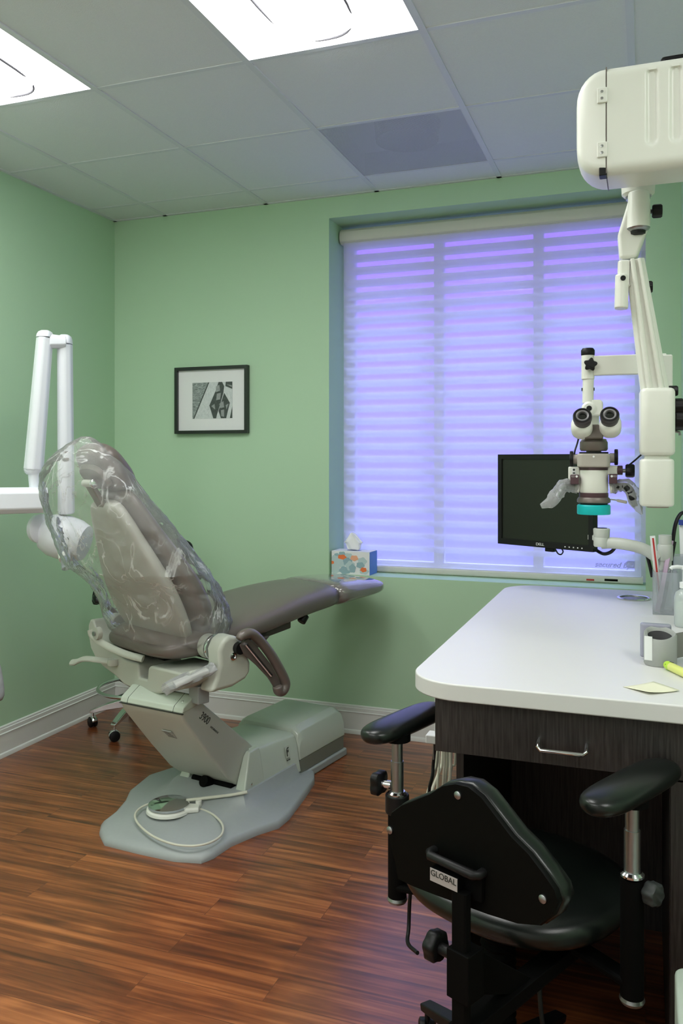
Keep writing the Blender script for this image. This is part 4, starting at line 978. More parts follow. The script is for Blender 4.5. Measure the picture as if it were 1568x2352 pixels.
# levers and hoses under the seat
for lp in ([(-0.19, 0.0, 0.45), (-0.255, -0.01, 0.44), (-0.262, -0.02, 0.38), (-0.258, -0.03, 0.31), (-0.235, -0.06, 0.295), (-0.19, -0.08, 0.30)],
           [(-0.06, -0.05, 0.43), (-0.01, -0.14, 0.40), (0.03, -0.18, 0.36), (0.055, -0.19, 0.30), (0.06, -0.19, 0.20)],
           [(0.10, -0.02, 0.43), (0.13, -0.10, 0.40), (0.145, -0.12, 0.34), (0.16, -0.12, 0.28)]):
    MB().tube(arc(lp, 5), 0.0045, 8).build('lever_rod', M_bplas, os_)
MB().box(-0.24, -0.17, -0.06, 0.06, 0.438, 0.460).build('lever_mount', M_bplas, os_, bevel=0.003)
# arms: pads, posts, collars, knobs
def armset(tip, far, post_px, post_top, post_bot, col_y, kside, knobr, sign):
    tip, far = IO @ tip, IO @ far
    dv = (far - tip); L = dv.length; d = dv.normalized(); n = Vector((-d.y, d.x, 0)).normalized()
    rings = []
    for u in (0, 0.02, 0.06, 0.14, 0.28, 0.5, 0.72, 0.86, 0.94, 0.98, 1):
        k = math.sqrt(max(0.0, 1 - abs(2 * u - 1) ** 6)); k = max(k, 0.12)
        rings.append(superring(tip + d * (L * u), n, Z, 0.046 * k, 0.021 * (0.35 + 0.65 * k), 24, 2.3))
    pad = MB().loft(rings).build('arm_pad', M_black, os_, sub=1)
    return tip, d
armset(Vector((-0.572, 1.735, 0.775)), Vector((-0.478, 2.015, 0.775)), None, 0, 0, 0, 0, 0, 0)
armset(Vector((-0.092, 1.515, 0.775)), Vector((0.045, 1.790, 0.775)), None, 0, 0, 0, 0, 0, 0)
for (px, ytop, ycol, d, yb, sg) in ((912, 1720, 1820, 1.885, 1990, -1), (1451, 1880, 2005, 1.535, 2255, 1)):
    pt = IO @ at(px, ycol, d); zc_ = pt.z
    MB().cyl((pt.x, pt.y, zc_ - 0.01), (pt.x, pt.y, 0.705), 0.0145).build('arm_post', M_steel, os_)
    MB().cyl((pt.x, pt.y, 0.70), (pt.x, pt.y, 0.762), 0.0125).build('arm_post_top', M_steel, os_)
    MB().lathe([(0.016, -0.004), (0.022, 0.0), (0.022, 0.004), (0.017, 0.008)], (pt.x, pt.y, zc_ - 0.004)).build('collar_ring', M_chrome, os_)
    MB().cyl((pt.x, pt.y, 0.40), (pt.x, pt.y, zc_ - 0.008), 0.021).build('arm_sleeve', M_bmat, os_)
    MB().lathe([(0.021, 0), (0.023, -0.006), (0.020, -0.012), (0.0, -0.014)], (pt.x, pt.y, 0.40)).build('sleeve_foot', M_steel, os_)
    MB().bar((pt.x, pt.y, 0.425), (pt.x * 0.2, pt.y * 0.3, 0.445), 0.04, 0.016).build('arm_bracket', M_bmat, os_, bevel=0.003)
    if sg < 0:
        k = knob((pt.x - 0.058, pt.y - 0.012, zc_ + 0.012), (1, 0.2, 0), 0.030, 0.022, 4, 0.22).build('arm_knob', M_bplas, os_, sharp=50)
        MB().cyl((pt.x - 0.04, pt.y - 0.008, zc_ + 0.012), (pt.x - 0.018, pt.y, zc_ + 0.012), 0.009).build('knob_shaft', M_chrome, k)
        MB().cyl((pt.x, pt.y, zc_ - 0.045), (pt.x, pt.y, zc_ - 0.003), 0.027).build('arm_clamp', M_bplas, os_, bevel=0.003)
    else:
        k = knob((pt.x + 0.024, pt.y + 0.01, zc_ - 0.028), (1, -0.2, 0), 0.022, 0.024, 6, 0.15).build('arm_knob', mat('dark grey rubber', (0.035, 0.04, 0.04), 0.55), os_, sharp=50)
    MB().cyl((pt.x, pt.y, 0.752), (pt.x, pt.y, 0.770), 0.03).build('pad_mount', M_bmat, os_)

# ================================================================== MONITOR on arm
ML, MR = Vector((-0.505, 3.115, 0)), Vector((-0.158, 2.930, 0))
mc = (ML + MR) / 2; mu = (MR - ML).normalized(); mn = Vector((mu.y, -mu.x, 0))
ang = math.atan2(mu.y, mu.x)
mo = thing('monitor', 'black square computer monitor, switched off, held in front of the window', 'monitor', (mc.x, mc.y, 1.074), ang)
W2, Hh = (MR - ML).length / 2, 0.329
b = MB(); bz = 0.017
b.box(-W2, -W2 + bz, -0.018, 0.012, 0, Hh); b.box(W2 - bz, W2, -0.018, 0.012, 0, Hh)
b.box(-W2 + bz, W2 - bz, -0.018, 0.012, Hh - bz, Hh); b.box(-W2 + bz, W2 - bz, -0.018, 0.012, 0, 0.021)
b.build('bezel', M_bplas, mo)
MB().box(-W2 + bz - 0.002, W2 - bz + 0.002, -0.013, 0.010, 0.019, Hh - bz + 0.002).build('screen', M_screen, mo)
MB().box(-W2 + 0.02, W2 - 0.02, 0.012, 0.045, 0.03, Hh - 0.03).build('rear_housing', M_bplas, mo, bevel=0.008)
text('brand_mark', 'DELL', 0.0135, (-0.012, -0.0186, 0.0105), X, Z, M_silver, mo, xs=1.15)
b = MB()
for k in range(5): b.box(0.088 + k * 0.0165, 0.092 + k * 0.0165, -0.0188, -0.018, 0.008, 0.012)
b.build('button', M_silver, mo)
MB().box(0.0, 0.035, -0.008, 0.012, -0.014, 0.0).build('bottom_tab', M_bplas, mo, bevel=0.003)
b = MB(); b.tube(arc([(0.04, 0, -0.005), (0.05, 0, -0.018), (0.062, 0, -0.02), (0.07, 0, -0.01), (0.065, 0, 0.0)]), 0.0025, 8); b.build('cable_end', M_bplas, mo)
# sensor / usb stub at the right side behind the microscope
MB().box(W2 - 0.055, W2 - 0.040, -0.020, -0.0185, Hh - 0.046, Hh - 0.030).build('corner_sticker', mat('violet sticker', (0.25, 0.2, 0.6), 0.5), mo)
pz_ = at(1527, 1250, 2.70)
ma = thing('monitor_mount', 'light grey jointed monitor arm on a short pole at the desk back', 'monitor arm', (pz_.x, pz_.y, DZ), 0)
I = inv(ma)
b = MB(); b.lathe([(0.04, 0.0), (0.04, 0.008), (0.020, 0.014), (0.020, 0.24)], (pz_.x, pz_.y, DZ + 0.0005)); b.build('pole', mat('arm grey plastic', (0.52, 0.53, 0.50), 0.4), ma, M=I)
MB().lathe([(0.023, pz_.z - DZ - 0.052), (0.024, pz_.z - DZ - 0.048), (0.024, pz_.z - DZ - 0.004), (0.021, pz_.z - DZ)], (pz_.x, pz_.y, DZ)).build('pole_cap', MATS['arm grey plastic'], ma, M=I)
MB().lathe([(0.0, 0), (0.019, 0), (0.019, 0.0015), (0, 0.0015)], (pz_.x, pz_.y, pz_.z)).build('cap_disc', M_bplas, ma, M=I)
jp = at(1381, 1236, 2.78)
arm = [at(1512, 1283, 2.70), at(1480, 1262, 2.715), at(1440, 1251, 2.73), at(1405, 1247, 2.76), at(1381, 1248, 2.78)]
MB().tube(arc(arm, 5), 0.019, 14, flat=0.75, up=(0, 0, 1)).build('forearm', MATS['arm grey plastic'], ma, M=I)
MB().lathe([(0.024, -0.028), (0.026, -0.024), (0.026, 0.0), (0.0245, 0.003), (0.026, 0.006), (0.027, 0.030), (0.024, 0.033)], jp).build('joint', MATS['arm grey plastic'], ma, M=I)
MB().lathe([(0.0, 0.0332), (0.018, 0.0332), (0.018, 0.0345), (0, 0.0345)], jp).build('joint_cap', M_bplas, ma, M=I)
mb_c = Vector((mc.x, mc.y, jp.z)) - mn * 0.046
MB().bar(jp, mb_c, 0.03, 0.03).build('mount_arm', MATS['arm grey plastic'], ma, M=I)
b = MB(); b.tube(arc([at(1366, 1262, 2.84), at(1385, 1272, 2.80), at(1402, 1268, 2.78), at(1412, 1258, 2.76)]), 0.006, 8); b.build('cable_loop', M_bplas, ma, M=I)
b = MB(); b.tube(arc([at(1485, 1272, 2.73), at(1491, 1295, 2.73), at(1498, 1325, 2.73)]), 0.006, 8); b.build('cable_drop', M_bplas, ma, M=I)

# ================================================================== DESK ITEMS
def openbox(x, y, w_, d_, h, z0, label, group=None):
    t = thing('acrylic_holder', label, 'pen holder', (x, y, z0), 0, group)
    b = MB(); k = 0.0025
    b.box(-w_ / 2, w_ / 2, -d_ / 2, -d_ / 2 + k, 0, h); b.box(-w_ / 2, w_ / 2, d_ / 2 - k, d_ / 2, 0, h)
    b.box(-w_ / 2, -w_ / 2 + k, -d_ / 2 + k, d_ / 2 - k, 0, h); b.box(w_ / 2 - k, w_ / 2, -d_ / 2 + k, d_ / 2 - k, 0, h)
    b.box(-w_ / 2 + k, w_ / 2 - k, -d_ / 2 + k, d_ / 2 - k, 0, k)
    b.build('cup', M_acryl, t); return t
ha = openbox(0.0575, 2.825, 0.075, 0.075, 0.132, DZ + 0.0005, 'short frosted clear acrylic pen holder, nearer one on the desk right side')
hb2 = openbox(0.135, 3.13, 0.09, 0.08, 0.152, DZ + 0.0005, 'taller clear acrylic holder standing behind the short one by the soap bottle')
def rod(name, p0, p1, w_, h, m, label, cat, ch_=0.2):
    return tag(MB().bar(p0, p1, w_, h, ch=ch_, up=(0, 1, 0)).build(name, m, None), label, cat)
zf = DZ + 0.006
rod('packet_strip', Vector((0.045, 2.850, zf)), at(1498, 1231, 2.66), 0.016, 0.006, M_paper, 'white wrapped strip with a red bar, leaning left in the short holder', 'strip')
pk = rod('red_stick', Vector((0.047, 2.840, zf)), at(1499, 1236, 2.645), 0.0055, 0.003, M_red, 'dark red thin stick leaning beside the white strip in the short holder', 'stick')
rod('pink_pen', Vector((0.034, 2.806, zf)), at(1541, 1242, 2.70), 0.014, 0.008, M_pink, 'shiny pink lilac packet leaning right in the short holder', 'packet')
rod('black_pen', Vector((0.048, 2.812, zf)), at(1549, 1245, 2.73), 0.010, 0.008, M_bplas, 'black pen leaning right behind the pink packet', 'pen')
rod('white_tube', Vector((0.125, 3.12, zf)), at(1564, 1198, 3.02), 0.016, 0.010, M_paper, 'tall white tube with a blue top in the taller holder', 'tube')
rod('blue_tip', at(1563, 1206, 3.0), at(1564, 1194, 3.0), 0.0165, 0.012, M_sticker, 'small blue cap on the tall white tube at the right edge', 'cap')
b = MB(); b.tube(arc([Vector((0.118, 3.135, zf)), at(1542, 1290, 3.02), at(1545, 1240, 3.02), at(1552, 1200, 3.02), at(1566, 1178, 3.02), at(1585, 1185, 3.02), at(1592, 1230, 3.02), Vector((0.165, 3.14, zf))]), 0.008, 12, flat=0.6)
tag(b.build('headband', M_bplas, None), 'glossy black curved headband standing in the taller clear holder', 'headband')
# soap pump
sp = thing('pump_bottle', 'clear pump bottle with a white pump at the desk right edge', 'bottle', (0.106, 2.615, DZ + 0.0005))
MB().lathe([(0.0, 0.0), (0.026, 0.0), (0.029, 0.006), (0.029, 0.085), (0.024, 0.100), (0.012, 0.108), (0.012, 0.115)]).build('bottle', M_bottle, sp)
MB().lathe([(0.0, 0.004), (0.0255, 0.004), (0.0255, 0.07), (0, 0.07)]).build('gel', mat('pale gel', (0.68, 0.74, 0.70), 0.2), sp)
b = MB(); b.lathe([(0.014, 0.112), (0.014, 0.128), (0.006, 0.130), (0.006, 0.165), (0.010, 0.166), (0.010, 0.176), (0, 0.178)]); b.tube([(0, 0, 0.171), (-0.02, -0.005, 0.173), (-0.034, -0.008, 0.171), (-0.038, -0.009, 0.166)], 0.0055)
b.build('pump', M_paper, sp)
# wrist blood pressure cuff
cf = thing('wrist_monitor', 'grey wrist blood pressure monitor with its cuff standing on the desk', 'wrist monitor', (0.030, 2.115, DZ + 0.0005))
b = MB()
def oval(rx, ry, z, n=32): return [(rx * math.cos(2 * PI * i / n) * (1 + 0.06 * math.cos(3 * 2 * PI * i / n)), ry * math.sin(2 * PI * i / n), z) for i in range(n)]
b.loft([oval(0.035, 0.033, 0.0), oval(0.037, 0.035, 0.004), oval(0.037, 0.035, 0.074), oval(0.034, 0.032, 0.078), oval(0.028, 0.026, 0.075), oval(0.027, 0.025, 0.004)])
for v_ in b.bm.verts:
    if v_.co.z > 0.05: v_.co.z += v_.co.y * 0.32 - 0.004
b.build('cuff', M_cuff, cf, sharp=60)
b = MB().loft([oval(0.0268, 0.0248, 0.066), oval(0.0262, 0.0242, 0.0055)], cap=False)
for v_ in b.bm.verts:
    if v_.co.z > 0.05: v_.co.z += v_.co.y * 0.32
b.build('cuff_lining', mat('dark lining', (0.03, 0.03, 0.033), 0.7), cf, solid=0.0012)
MB().prism(rrect(-0.043, 0.028, 0.028, 0.052, 0.009), (0, 0, 0), X, Y_, Z, 0.006, 0.088).build('display_unit', M_lav, cf, bevel=0.005)
MB().prism(rrect(-0.028, -0.010, -0.0005, 0.0005, 0.0003, 2), (-0.006, -0.0345, 0), Vector((0.97, -0.22, 0)), Y_, Z, 0.014, 0.070).build('cuff_label', M_paper, cf)
b = MB(); b.tube(arc([(0.030, 0.01, 0.040), (0.045, 0.03, 0.042), (0.075, 0.045, 0.045), (0.11, 0.05, 0.045), (0.14, 0.03, 0.042)]), 0.030, 4, flat=0.10, up=(0, 0, 1)); b.build('cuff_strap', mat('strap grey', (0.22, 0.22, 0.20), 0.7), cf)
# highlighter
h0, h1 = onz(1530, 1527, DZ + 0.010), onz(1600, 1560, DZ + 0.010)
hd2 = (h1 - h0).normalized()
hl = thing('highlighter', 'yellow highlighter pen lying beside the wrist monitor', 'highlighter', Vector((h0.x, h0.y, DZ)))
I = inv(hl)
MB().lathe([(0.0, 0.0), (0.0085, 0.001), (0.010, 0.006), (0.010, 0.018), (0.0095, 0.02)], h0 + Z * 0.0005, hd2, 20).build('cap_end', M_lime, hl, M=I)
MB().lathe([(0.0095, 0.020), (0.0098, 0.022), (0.0098, 0.11), (0.0085, 0.118), (0, 0.118)], h0 + Z * 0.0005, hd2, 20).build('barrel', M_yellow, hl, M=I)
b = MB(); hn_ = hd2.cross(Z); b.tube([h0 + hd2 * 0.012 + hn_ * 0.010 + Z * 0.004, h0 + hd2 * 0.016 + Z * 0.0108, h0 + hd2 * 0.024 - hn_ * 0.004 + Z * 0.0105], 0.0008, 6); b.build('print_line', M_ink, hl, M=I)
# sticky note, slightly curled
cs = [onz(1430, 1577, DZ + 0.001), onz(1489, 1596, DZ + 0.001), onz(1560, 1588, DZ + 0.001), onz(1500, 1568, DZ + 0.001)]
b = MB(); n = 8; grid = []
for i in range(n + 1):
    r = []
    for j in range(n + 1):
        p = (cs[0].lerp(cs[1], i / n)).lerp(cs[3].lerp(cs[2], i / n), j / n)
        p.z = DZ + 0.0008 + 0.006 * (1 - j / n) ** 2 * (i / n) + 0.003 * (j / n) ** 3
        r.append(p)
    grid.append(r)
b.loft(grid, closed=False)
tag(b.build('sticky_note', M_note, None, solid=0.0003), 'pale yellow sticky note lying near the front of the white desk', 'note')

# ================================================================== TISSUE BOX on the sill
tq = thing('tissue_box', 'white tissue box with blue clouds and orange print on the window sill', 'tissue box', (-1.412, 4.072, WZ0 + 0.0005), math.radians(-2))
tw, td, th_ = 0.104, 0.056, 0.118
bx = MB().box(-tw, tw, -td, td, 0, th_).build('carton', M_paper, tq, bevel=0.001)
MB().box(tw, tw + 0.0008, -td + 0.001, td - 0.001, 0.001, th_ - 0.001).build('side_panel', M_blueside, bx)
def blob(cx, cz, rx, rz, k, m, lob=5, ph=0.0):
    pl = []
    for i in range(30):
        a = 2 * PI * i / 30; r = 1 + 0.10 * math.cos(lob * a + ph)
        x = max(-tw + 0.001, min(tw - 0.001, cx + rx * r * math.cos(a))); z = max(0.001, min(th_ - 0.001, cz + rz * r * math.sin(a)))
        pl.append((x, z))
    return MB().prism(pl, (0, 0, 0), X, Z, Y_, -td - 0.0003 * k - 0.0003, -td - 0.0003 * k).build('print', m, bx)
for i, (cx, cz, rx, rz, m) in enumerate(((-0.075, 0.095, 0.014, 0.012, M_cloud2), (-0.045, 0.102, 0.020, 0.014, M_cloud2), (-0.010, 0.095, 0.022, 0.014, M_cloud1), (-0.085, 0.075, 0.022, 0.020, M_cloud1), (-0.06, 0.055, 0.035, 0.022, M_cloud1), (-0.015, 0.065, 0.025, 0.02, M_cloud2), (0.065, 0.070, 0.024, 0.020, M_cloud1), (0.055, 0.050, 0.022, 0.016, M_cloud2), (-0.085, 0.025, 0.030, 0.025, M_cloud1), (-0.03, 0.02, 0.030, 0.02, M_cloud2), (0.0, 0.045, 0.025, 0.024, M_cloud1), (0.012, 0.032, 0.018, 0.022, M_cloud2), (0.075, 0.02, 0.025, 0.015, M_cloud1), (-0.045, 0.088, 0.023, 0.012, M_orange), (0.022, 0.085, 0.021, 0.014, M_peach), (0.072, 0.028, 0.017, 0.012, M_orange), (-0.098, 0.058, 0.009, 0.008, M_orange))):
    blob(cx, cz, rx, rz, i * 0.25 + 0.2, m, 5, i)
MB().prism([(0.04 * math.cos(2 * PI * i / 24), 0.016 * math.sin(2 * PI * i / 24)) for i in range(24)], (0, 0, 0), X, Y_, Z, th_, th_ + 0.0006).build('slot', M_sticker, bx)
rr = []
for k, (z, w1, xo) in enumerate(((0.0, 0.036, 0), (0.02, 0.036, -0.002), (0.045, 0.044, -0.004), (0.062, 0.058, -0.004), (0.078, 0.040, -0.004), (0.095, 0.010, -0.012))):
    rr.append([(xo + w1 * math.cos(a) , 0.020 * math.sin(a) * (1 if k < 4 else 0.6) + 0.006 * math.sin(5 * a + k), th_ + z * 0.98 - (0.025 * abs(math.cos(a)) if k in (3, 4) else 0) + 0.003 * math.sin(3 * a)) for a in [2 * PI * i / 28 for i in range(28)]])
MB().loft(rr).build('tissue', M_tissue, tq, sub=1)

# ================================================================== MICROSCOPE
DM = 2.05; K = DM / F_PX
m0 = at(1363, 1165, DM)
ms = thing('dental_microscope', 'ivory dental operating microscope with eyepieces and teal lens ring over the desk', 'microscope', m0, math.radians(3))
def L(px, py, y=0.0): return Vector(((px - 1363) * K, y, (1165 - py) * K))
# optic column of rings
b = MB()
MB().lathe([(0.0, 0), (0.0385, 0), (0.0395, 0.002), (0.0395, 0.021), (0.037, 0.024), (0.0, 0.024)], L(1363, 1181)).build('lens_ring', M_teal, ms)
MB().lathe([(0.0, 0), (0.031, 0), (0.033, 0.004), (0.033, 0.014)], L(1363, 1161)).build('lens_barrel', M_bplas, ms)
MB().lathe([(0.034, 0), (0.0395, 0.003), (0.0395, 0.010), (0.036, 0.015), (0.0, 0.015)], L(1363, 1156)).build('knurled_ring', M_brown, ms)
MB().lathe([(0.034, 0), (0.0345, 0.002), (0.0345, 0.012), (0.031, 0.013)], L(1363, 1143)).build('brown_ring', M_maroon, ms)
MB().lathe([(0.026, 0), (0.031, 0.002), (0.034, 0.012), (0.034, 0.060), (0.033, 0.063)], L(1363, 1138), seg=40).build('body_tube', M_white, ms)
MB().lathe([(0.033, 0), (0.0345, 0.001), (0.0345, 0.008), (0.033, 0.009)], L(1363, 1080)).build('neck_ring', M_maroon, ms)
b = MB(); b.box(*[v for v in (-0.0385, 0.0385)], -0.03, 0.045, L(0, 1073).z, L(0, 1042).z)
b.prism([(-0.0385, 0), (-0.03, -0.012), (0.03, -0.012), (0.0385, 0)], (0, -0.03, 0), X, Y_, Z, L(0, 1073).z, L(0, 1042).z)
b.build('zoom_block', M_beigem, ms, bevel=0.004)
for xa, xb, yy in ((1318, 1330, 1055), (1398, 1410, 1052)): MB().cyl(L(xa, yy), L(xb, yy), 0.012).build('zoom_shaft', M_beigem, ms)
for x0, x1, y in ((1310, 1318, 1054), (1408, 1416, 1050)):
    MB().cyl(L(x0, y), L(x1, y), 0.0195, seg=32).build('zoom_knob', M_bplas, ms, bevel=0.002)
MB().lathe([(0.0, 0.0), (0.0025, 0.0), (0.0025, 0.0015), (0.0, 0.002)], L(1363, 1049, -0.042), (0, -1, 0), 12).build('index_dot', M_paper, ms)
# dark tilt dial
MB().lathe([(0.0345, 0), (0.0345, 0.006)], L(1363, 1044, 0.0), seg=40).build('black_collar', M_bplas, ms)
b = MB(); b.lathe([(0.030, 0), (0.033, 0.004), (0.033, 0.022), (0.028, 0.028), (0.0, 0.030)], L(1363, 1036), seg=40); b.build('tilt_dial', M_brown, ms)
MB().prism([(-0.021, -0.009), (0.021, -0.009), (0.023, 0.006), (0.012, 0.026), (-0.012, 0.026), (-0.023, 0.006)], L(1363, 1000, -0.036), X, Vector((0, 0.25, 0.97)), Vector((0, -1, 0.25)), -0.03, 0.004).build('binocular_mount', M_brown, ms, bevel=0.003)
MB().prism([(-0.034, 0.0), (0.034, 0.0), (0.030, 0.026), (-0.030, 0.026)], L(1363, 1032, 0.0), X, Z, Y_, 0.0, 0.035).build('tilt_housing', M_white, ms, bevel=0.003)
# eyepieces
for sx, cx, cy in ((-1, 1339, 957), (1, 1397, 955)):
    ax = Vector((0, -0.86, 0.50)).normalized()
    c = L(cx, cy, -0.075)
    hs_ = MB(); base = c - ax * 0.045 + Vector((sx * 0.002, 0, -0.004))
    rings = [superring(base - ax * 0.025, X, ax.cross(X), 0.019, 0.019, 24, 2.4), superring(base - ax * 0.018, X, ax.cross(X), 0.026, 0.026, 24, 2.4), superring(base + ax * 0.012, X, ax.cross(X), 0.026, 0.027, 24, 2.4), superring(base + ax * 0.024, X, ax.cross(X), 0.0225, 0.0225, 24, 2.4)]
    eh = hs_.loft(rings).build('eyepiece_housing', M_white, ms, sub=1)
    MB().lathe([(0.0200, -0.030), (0.0205, -0.018), (0.0220, -0.015), (0.0220, -0.003), (0.0205, 0.0)], c, ax, 36, cap=False).build('eye_cup', mat('eye cup rubber', (0.050, 0.044, 0.048), 0.45), eh)
    MB().lathe([(0.0206, -0.001), (0.0200, 0.0012), (0.0168, 0.0012), (0.0155, -0.001), (0.0155, -0.012)], c, ax, 36, cap=False).build('cup_rim', M_bplas, eh)
    MB().lathe([(0.0156, -0.0010), (0.0150, 0.0), (0.0112, -0.001), (0.0105, -0.004), (0.0105, -0.012)], c, ax, 36, cap=False).build('eye_ring', mat('grey eye ring', (0.16, 0.155, 0.16), 0.3), eh)
    MB().lathe([(0.0, -0.006), (0.0106, -0.0075), (0.0106, -0.012), (0, -0.012)], c, ax, 36).build('eye_lens', mat('dark lens', (0.004, 0.006, 0.005), 0.05, coat=1), eh)
# side housing, brown boxes, focus knob
lb_ = MB().box(L(1307, 0).x, L(1332, 0).x, -0.012, 0.02, L(0, 1112).z, L(0, 1072).z).build('side_box', M_white, ms, bevel=0.003)
MB().box(L(1315, 0).x, L(1324, 0).x, -0.0128, -0.012, L(0, 1090).z, L(0, 1075).z).build('side_label', M_paper, lb_)
b = MB(); b.lathe([(0.0028, 0), (0.0028, 0.0006), (0.0018, 0.0006)], L(1319.5, 1079, -0.0128), (0, -1, 0), 14); b.box(L(1317, 0).x, L(1322, 0).x, -0.0134, -0.0128, L(0, 1088).z, L(0, 1085).z); b.build('label_mark', M_ink, lb_)
bb1 = MB().box(L(1312, 0).x, L(1331, 0).x, -0.030, 0.0, L(0, 1112).z, L(0, 1090).z).build('switch_box', M_maroon, ms, bevel=0.002)
text('switch_text', '0.5', 0.006, L(1318, 1094, -0.0304), X, Z, M_silver, bb1, depth=0.0002)
MB().lathe([(0.0028, 0), (0.0028, 0.001), (0, 0.001)], L(1326, 1094, -0.030), (0, -1, 0), 14).build('switch_dot', M_paper, bb1)
bb2 = MB().box(L(1396, 0).x, L(1414, 0).x, -0.030, 0.0, L(0, 1110).z, L(0, 1088).z).build('switch_box', M_maroon, ms, bevel=0.002)
text('switch_text', '0.5', 0.006, L(1409, 1093, -0.0304), X, Z, M_silver, bb2, depth=0.0002)
MB().lathe([(0.0028, 0), (0.0028, 0.001), (0, 0.001)], L(1402, 1093, -0.030), (0, -1, 0), 14).build('switch_dot', M_paper, bb2)
MB().box(L(1392, 0).x, L(1415, 0).x, -0.010, 0.02, L(0, 1090).z, L(0, 1069).z).build('focus_housing', M_white, ms, bevel=0.003)
MB().cyl(L(1414, 1080), L(1426, 1080), 0.0115).build('focus_collar', M_maroon, ms, bevel=0.001)
MB().cyl(L(1426, 1081), L(1434, 1081), 0.005).build('focus_shaft', M_steel, ms)
knob(L(1432, 1081), (1, 0, 0), 0.0165, 0.021, 10, 0.05).build('focus_knob', M_bplas, ms)
# handles
b = MB(); b.cyl(L(1398, 1122), L(1407, 1121), 0.012); b.cyl(L(1322, 1120), L(1332, 1121), 0.012); b.build('handle_socket', M_white, ms)
b = MB(); b.tube(arc([L(1406, 1121), L(1420, 1116, -0.01), L(1434, 1117, -0.02), L(1442, 1128, -0.025), L(1448, 1148, -0.03), L(1452, 1160, -0.03)], 4), [0.009] * 10 + [0.010] * 6 + [0.007] * 5, 12); b.build('handle', M_bplas, ms)
b = MB(); b.tube(arc([L(1324, 1120), L(1310, 1118, -0.01), L(1298, 1117, -0.02), L(1288, 1128, -0.03), L(1282, 1142, -0.035)], 4), 0.0085, 12); b.build('handle', M_steel, ms)
MB().cyl(L(1400, 1146, -0.01), L(1416, 1148, -0.015), 0.0018).build('lens_pin', M_steel, ms)
MB().cyl(L(1414, 1148, -0.015), L(1434, 1152, -0.02), 0.0035).build('lens_pin_grip', M_beigem, ms)
def wrap(path, radii, label, seed):
    random.seed(seed)
    P = arc(path, 4); rings = []
    for i, p in enumerate(P):
        f = i / (len(P) - 1); r = radii[0] + (radii[1] - radii[0]) * f if f < 0.75 else radii[1] + (radii[2] - radii[1]) * (f - 0.75) / 0.25
        t = (P[min(i + 1, len(P) - 1)] - P[max(i - 1, 0)]).normalized(); u = t.cross(Y_).normalized()
        rings.append([p + u * (r * math.cos(a) * random.uniform(0.82, 1.2)) + Y_ * (r * 0.8 * math.sin(a) * random.uniform(0.7, 1.2)) for a in [2 * PI * k / 12 for k in range(12)]])
    o = MB().loft(rings, cap=False).build('handle_sleeve', M_wrap, None, M=Matrix.Translation(ms.location) @ ms.rotation_euler.to_matrix().to_4x4(), sharp=25)
    tag(o, label, 'plastic sleeve')
wrap([L(1330, 1122), L(1312, 1116, -0.01), L(1296, 1117, -0.02), L(1284, 1132, -0.03), L(1270, 1152, -0.035), L(1247, 1163, -0.035)], (0.015, 0.017, 0.006), 'clear plastic sleeve over the left microscope handle, its tail trailing down left', 3)
wrap([L(1400, 1121), L(1420, 1114, -0.01), L(1438, 1116, -0.02), L(1448, 1132, -0.025), L(1455, 1156, -0.03), L(1466, 1178, -0.03)], (0.015, 0.016, 0.002), 'clear plastic sleeve over the right black microscope handle', 4)
# yoke, post and horizontal arm
MB().prism([(-0.020, -0.018), (0.022, -0.018), (0.024, -0.012), (0.024, 0.016), (0.018, 0.022), (-0.006, 0.022), (-0.022, 0.010)], L(1361, 938, 0.02), X, Z, Y_, -0.018, 0.012).build('yoke', M_white, ms, bevel=0.005)
MB().lathe([(0.017, 0), (0.017, 0.006), (0.012, 0.010), (0.008, 0.010)], L(1352, 938, 0.004), (0, -1, 0), 24).build('yoke_boss', M_white, ms)
MB().lathe([(0.0065, 0), (0.0065, 0.004), (0, 0.004)], L(1353, 938, -0.005), (0, -1, 0), 16).build('yoke_bolt', M_bplas, ms)
MB().cyl(L(1350, 925, 0.012), L(1351, 870, 0.012), 0.0135).build('drop_post', M_white, ms)
b = MB(); b.cyl(L(1336, 893, 0.012), L(1365, 893, 0.012), 0.004); b.build('post_pin', M_bplas, ms)
b = MB(); b.bar(L(1362, 990, 0.050), L(1361, 930, 0.03), 0.03, 0.02, 0.028, 0.02, up=(0, 1, 0)); b.build('rear_link', M_white, ms, bevel=0.003)
b = MB(); b.box(-0.018, 0.018, 0.02, 0.055, L(0, 1060).z, L(0, 985).z); b.build('rear_spine', M_white, ms, bevel=0.004)
MB().cyl(L(1350, 870, 0.012), L(1350, 812, 0.012), 0.0155).build('post_sleeve', M_white, ms, bevel=0.001)
MB().lathe([(0.0155, 0), (0.0165, 0.002), (0.0165, 0.013), (0.013, 0.018), (0, 0.018)], L(1350, 815, 0.012)).build('post_cap', M_bplas, ms)
knob(L(1356, 838, -0.006), (0, -1, 0), 0.0165, 0.012, 5, 0.3).build('star_knob', M_bplas, ms)
MB().box(L(1362, 0).x, L(1520, 0).x, 0.0, 0.024, L(0, 862).z, L(0, 817).z).build('cross_beam', M_white, ms, bevel=0.003)
MB().box(L(1506, 0).x, L(1531, 0).x, -0.02, 0.03, L(0, 905).z, L(0, 822).z).build('beam_bracket', M_white, ms, bevel=0.004)
# cables on the head
for pth in ([L(1330, 1002, 0.03), L(1326, 1018, 0.03), L(1320, 1040, 0.02), L(1322, 1060, 0.02)], [L(1440, 1068), L(1452, 1058, 0.01), L(1474, 1038, 0.01), L(1490, 1030, 0.02)]):
    MB().tube(arc(pth), 0.0022, 8).build('cable', M_bplas, ms)

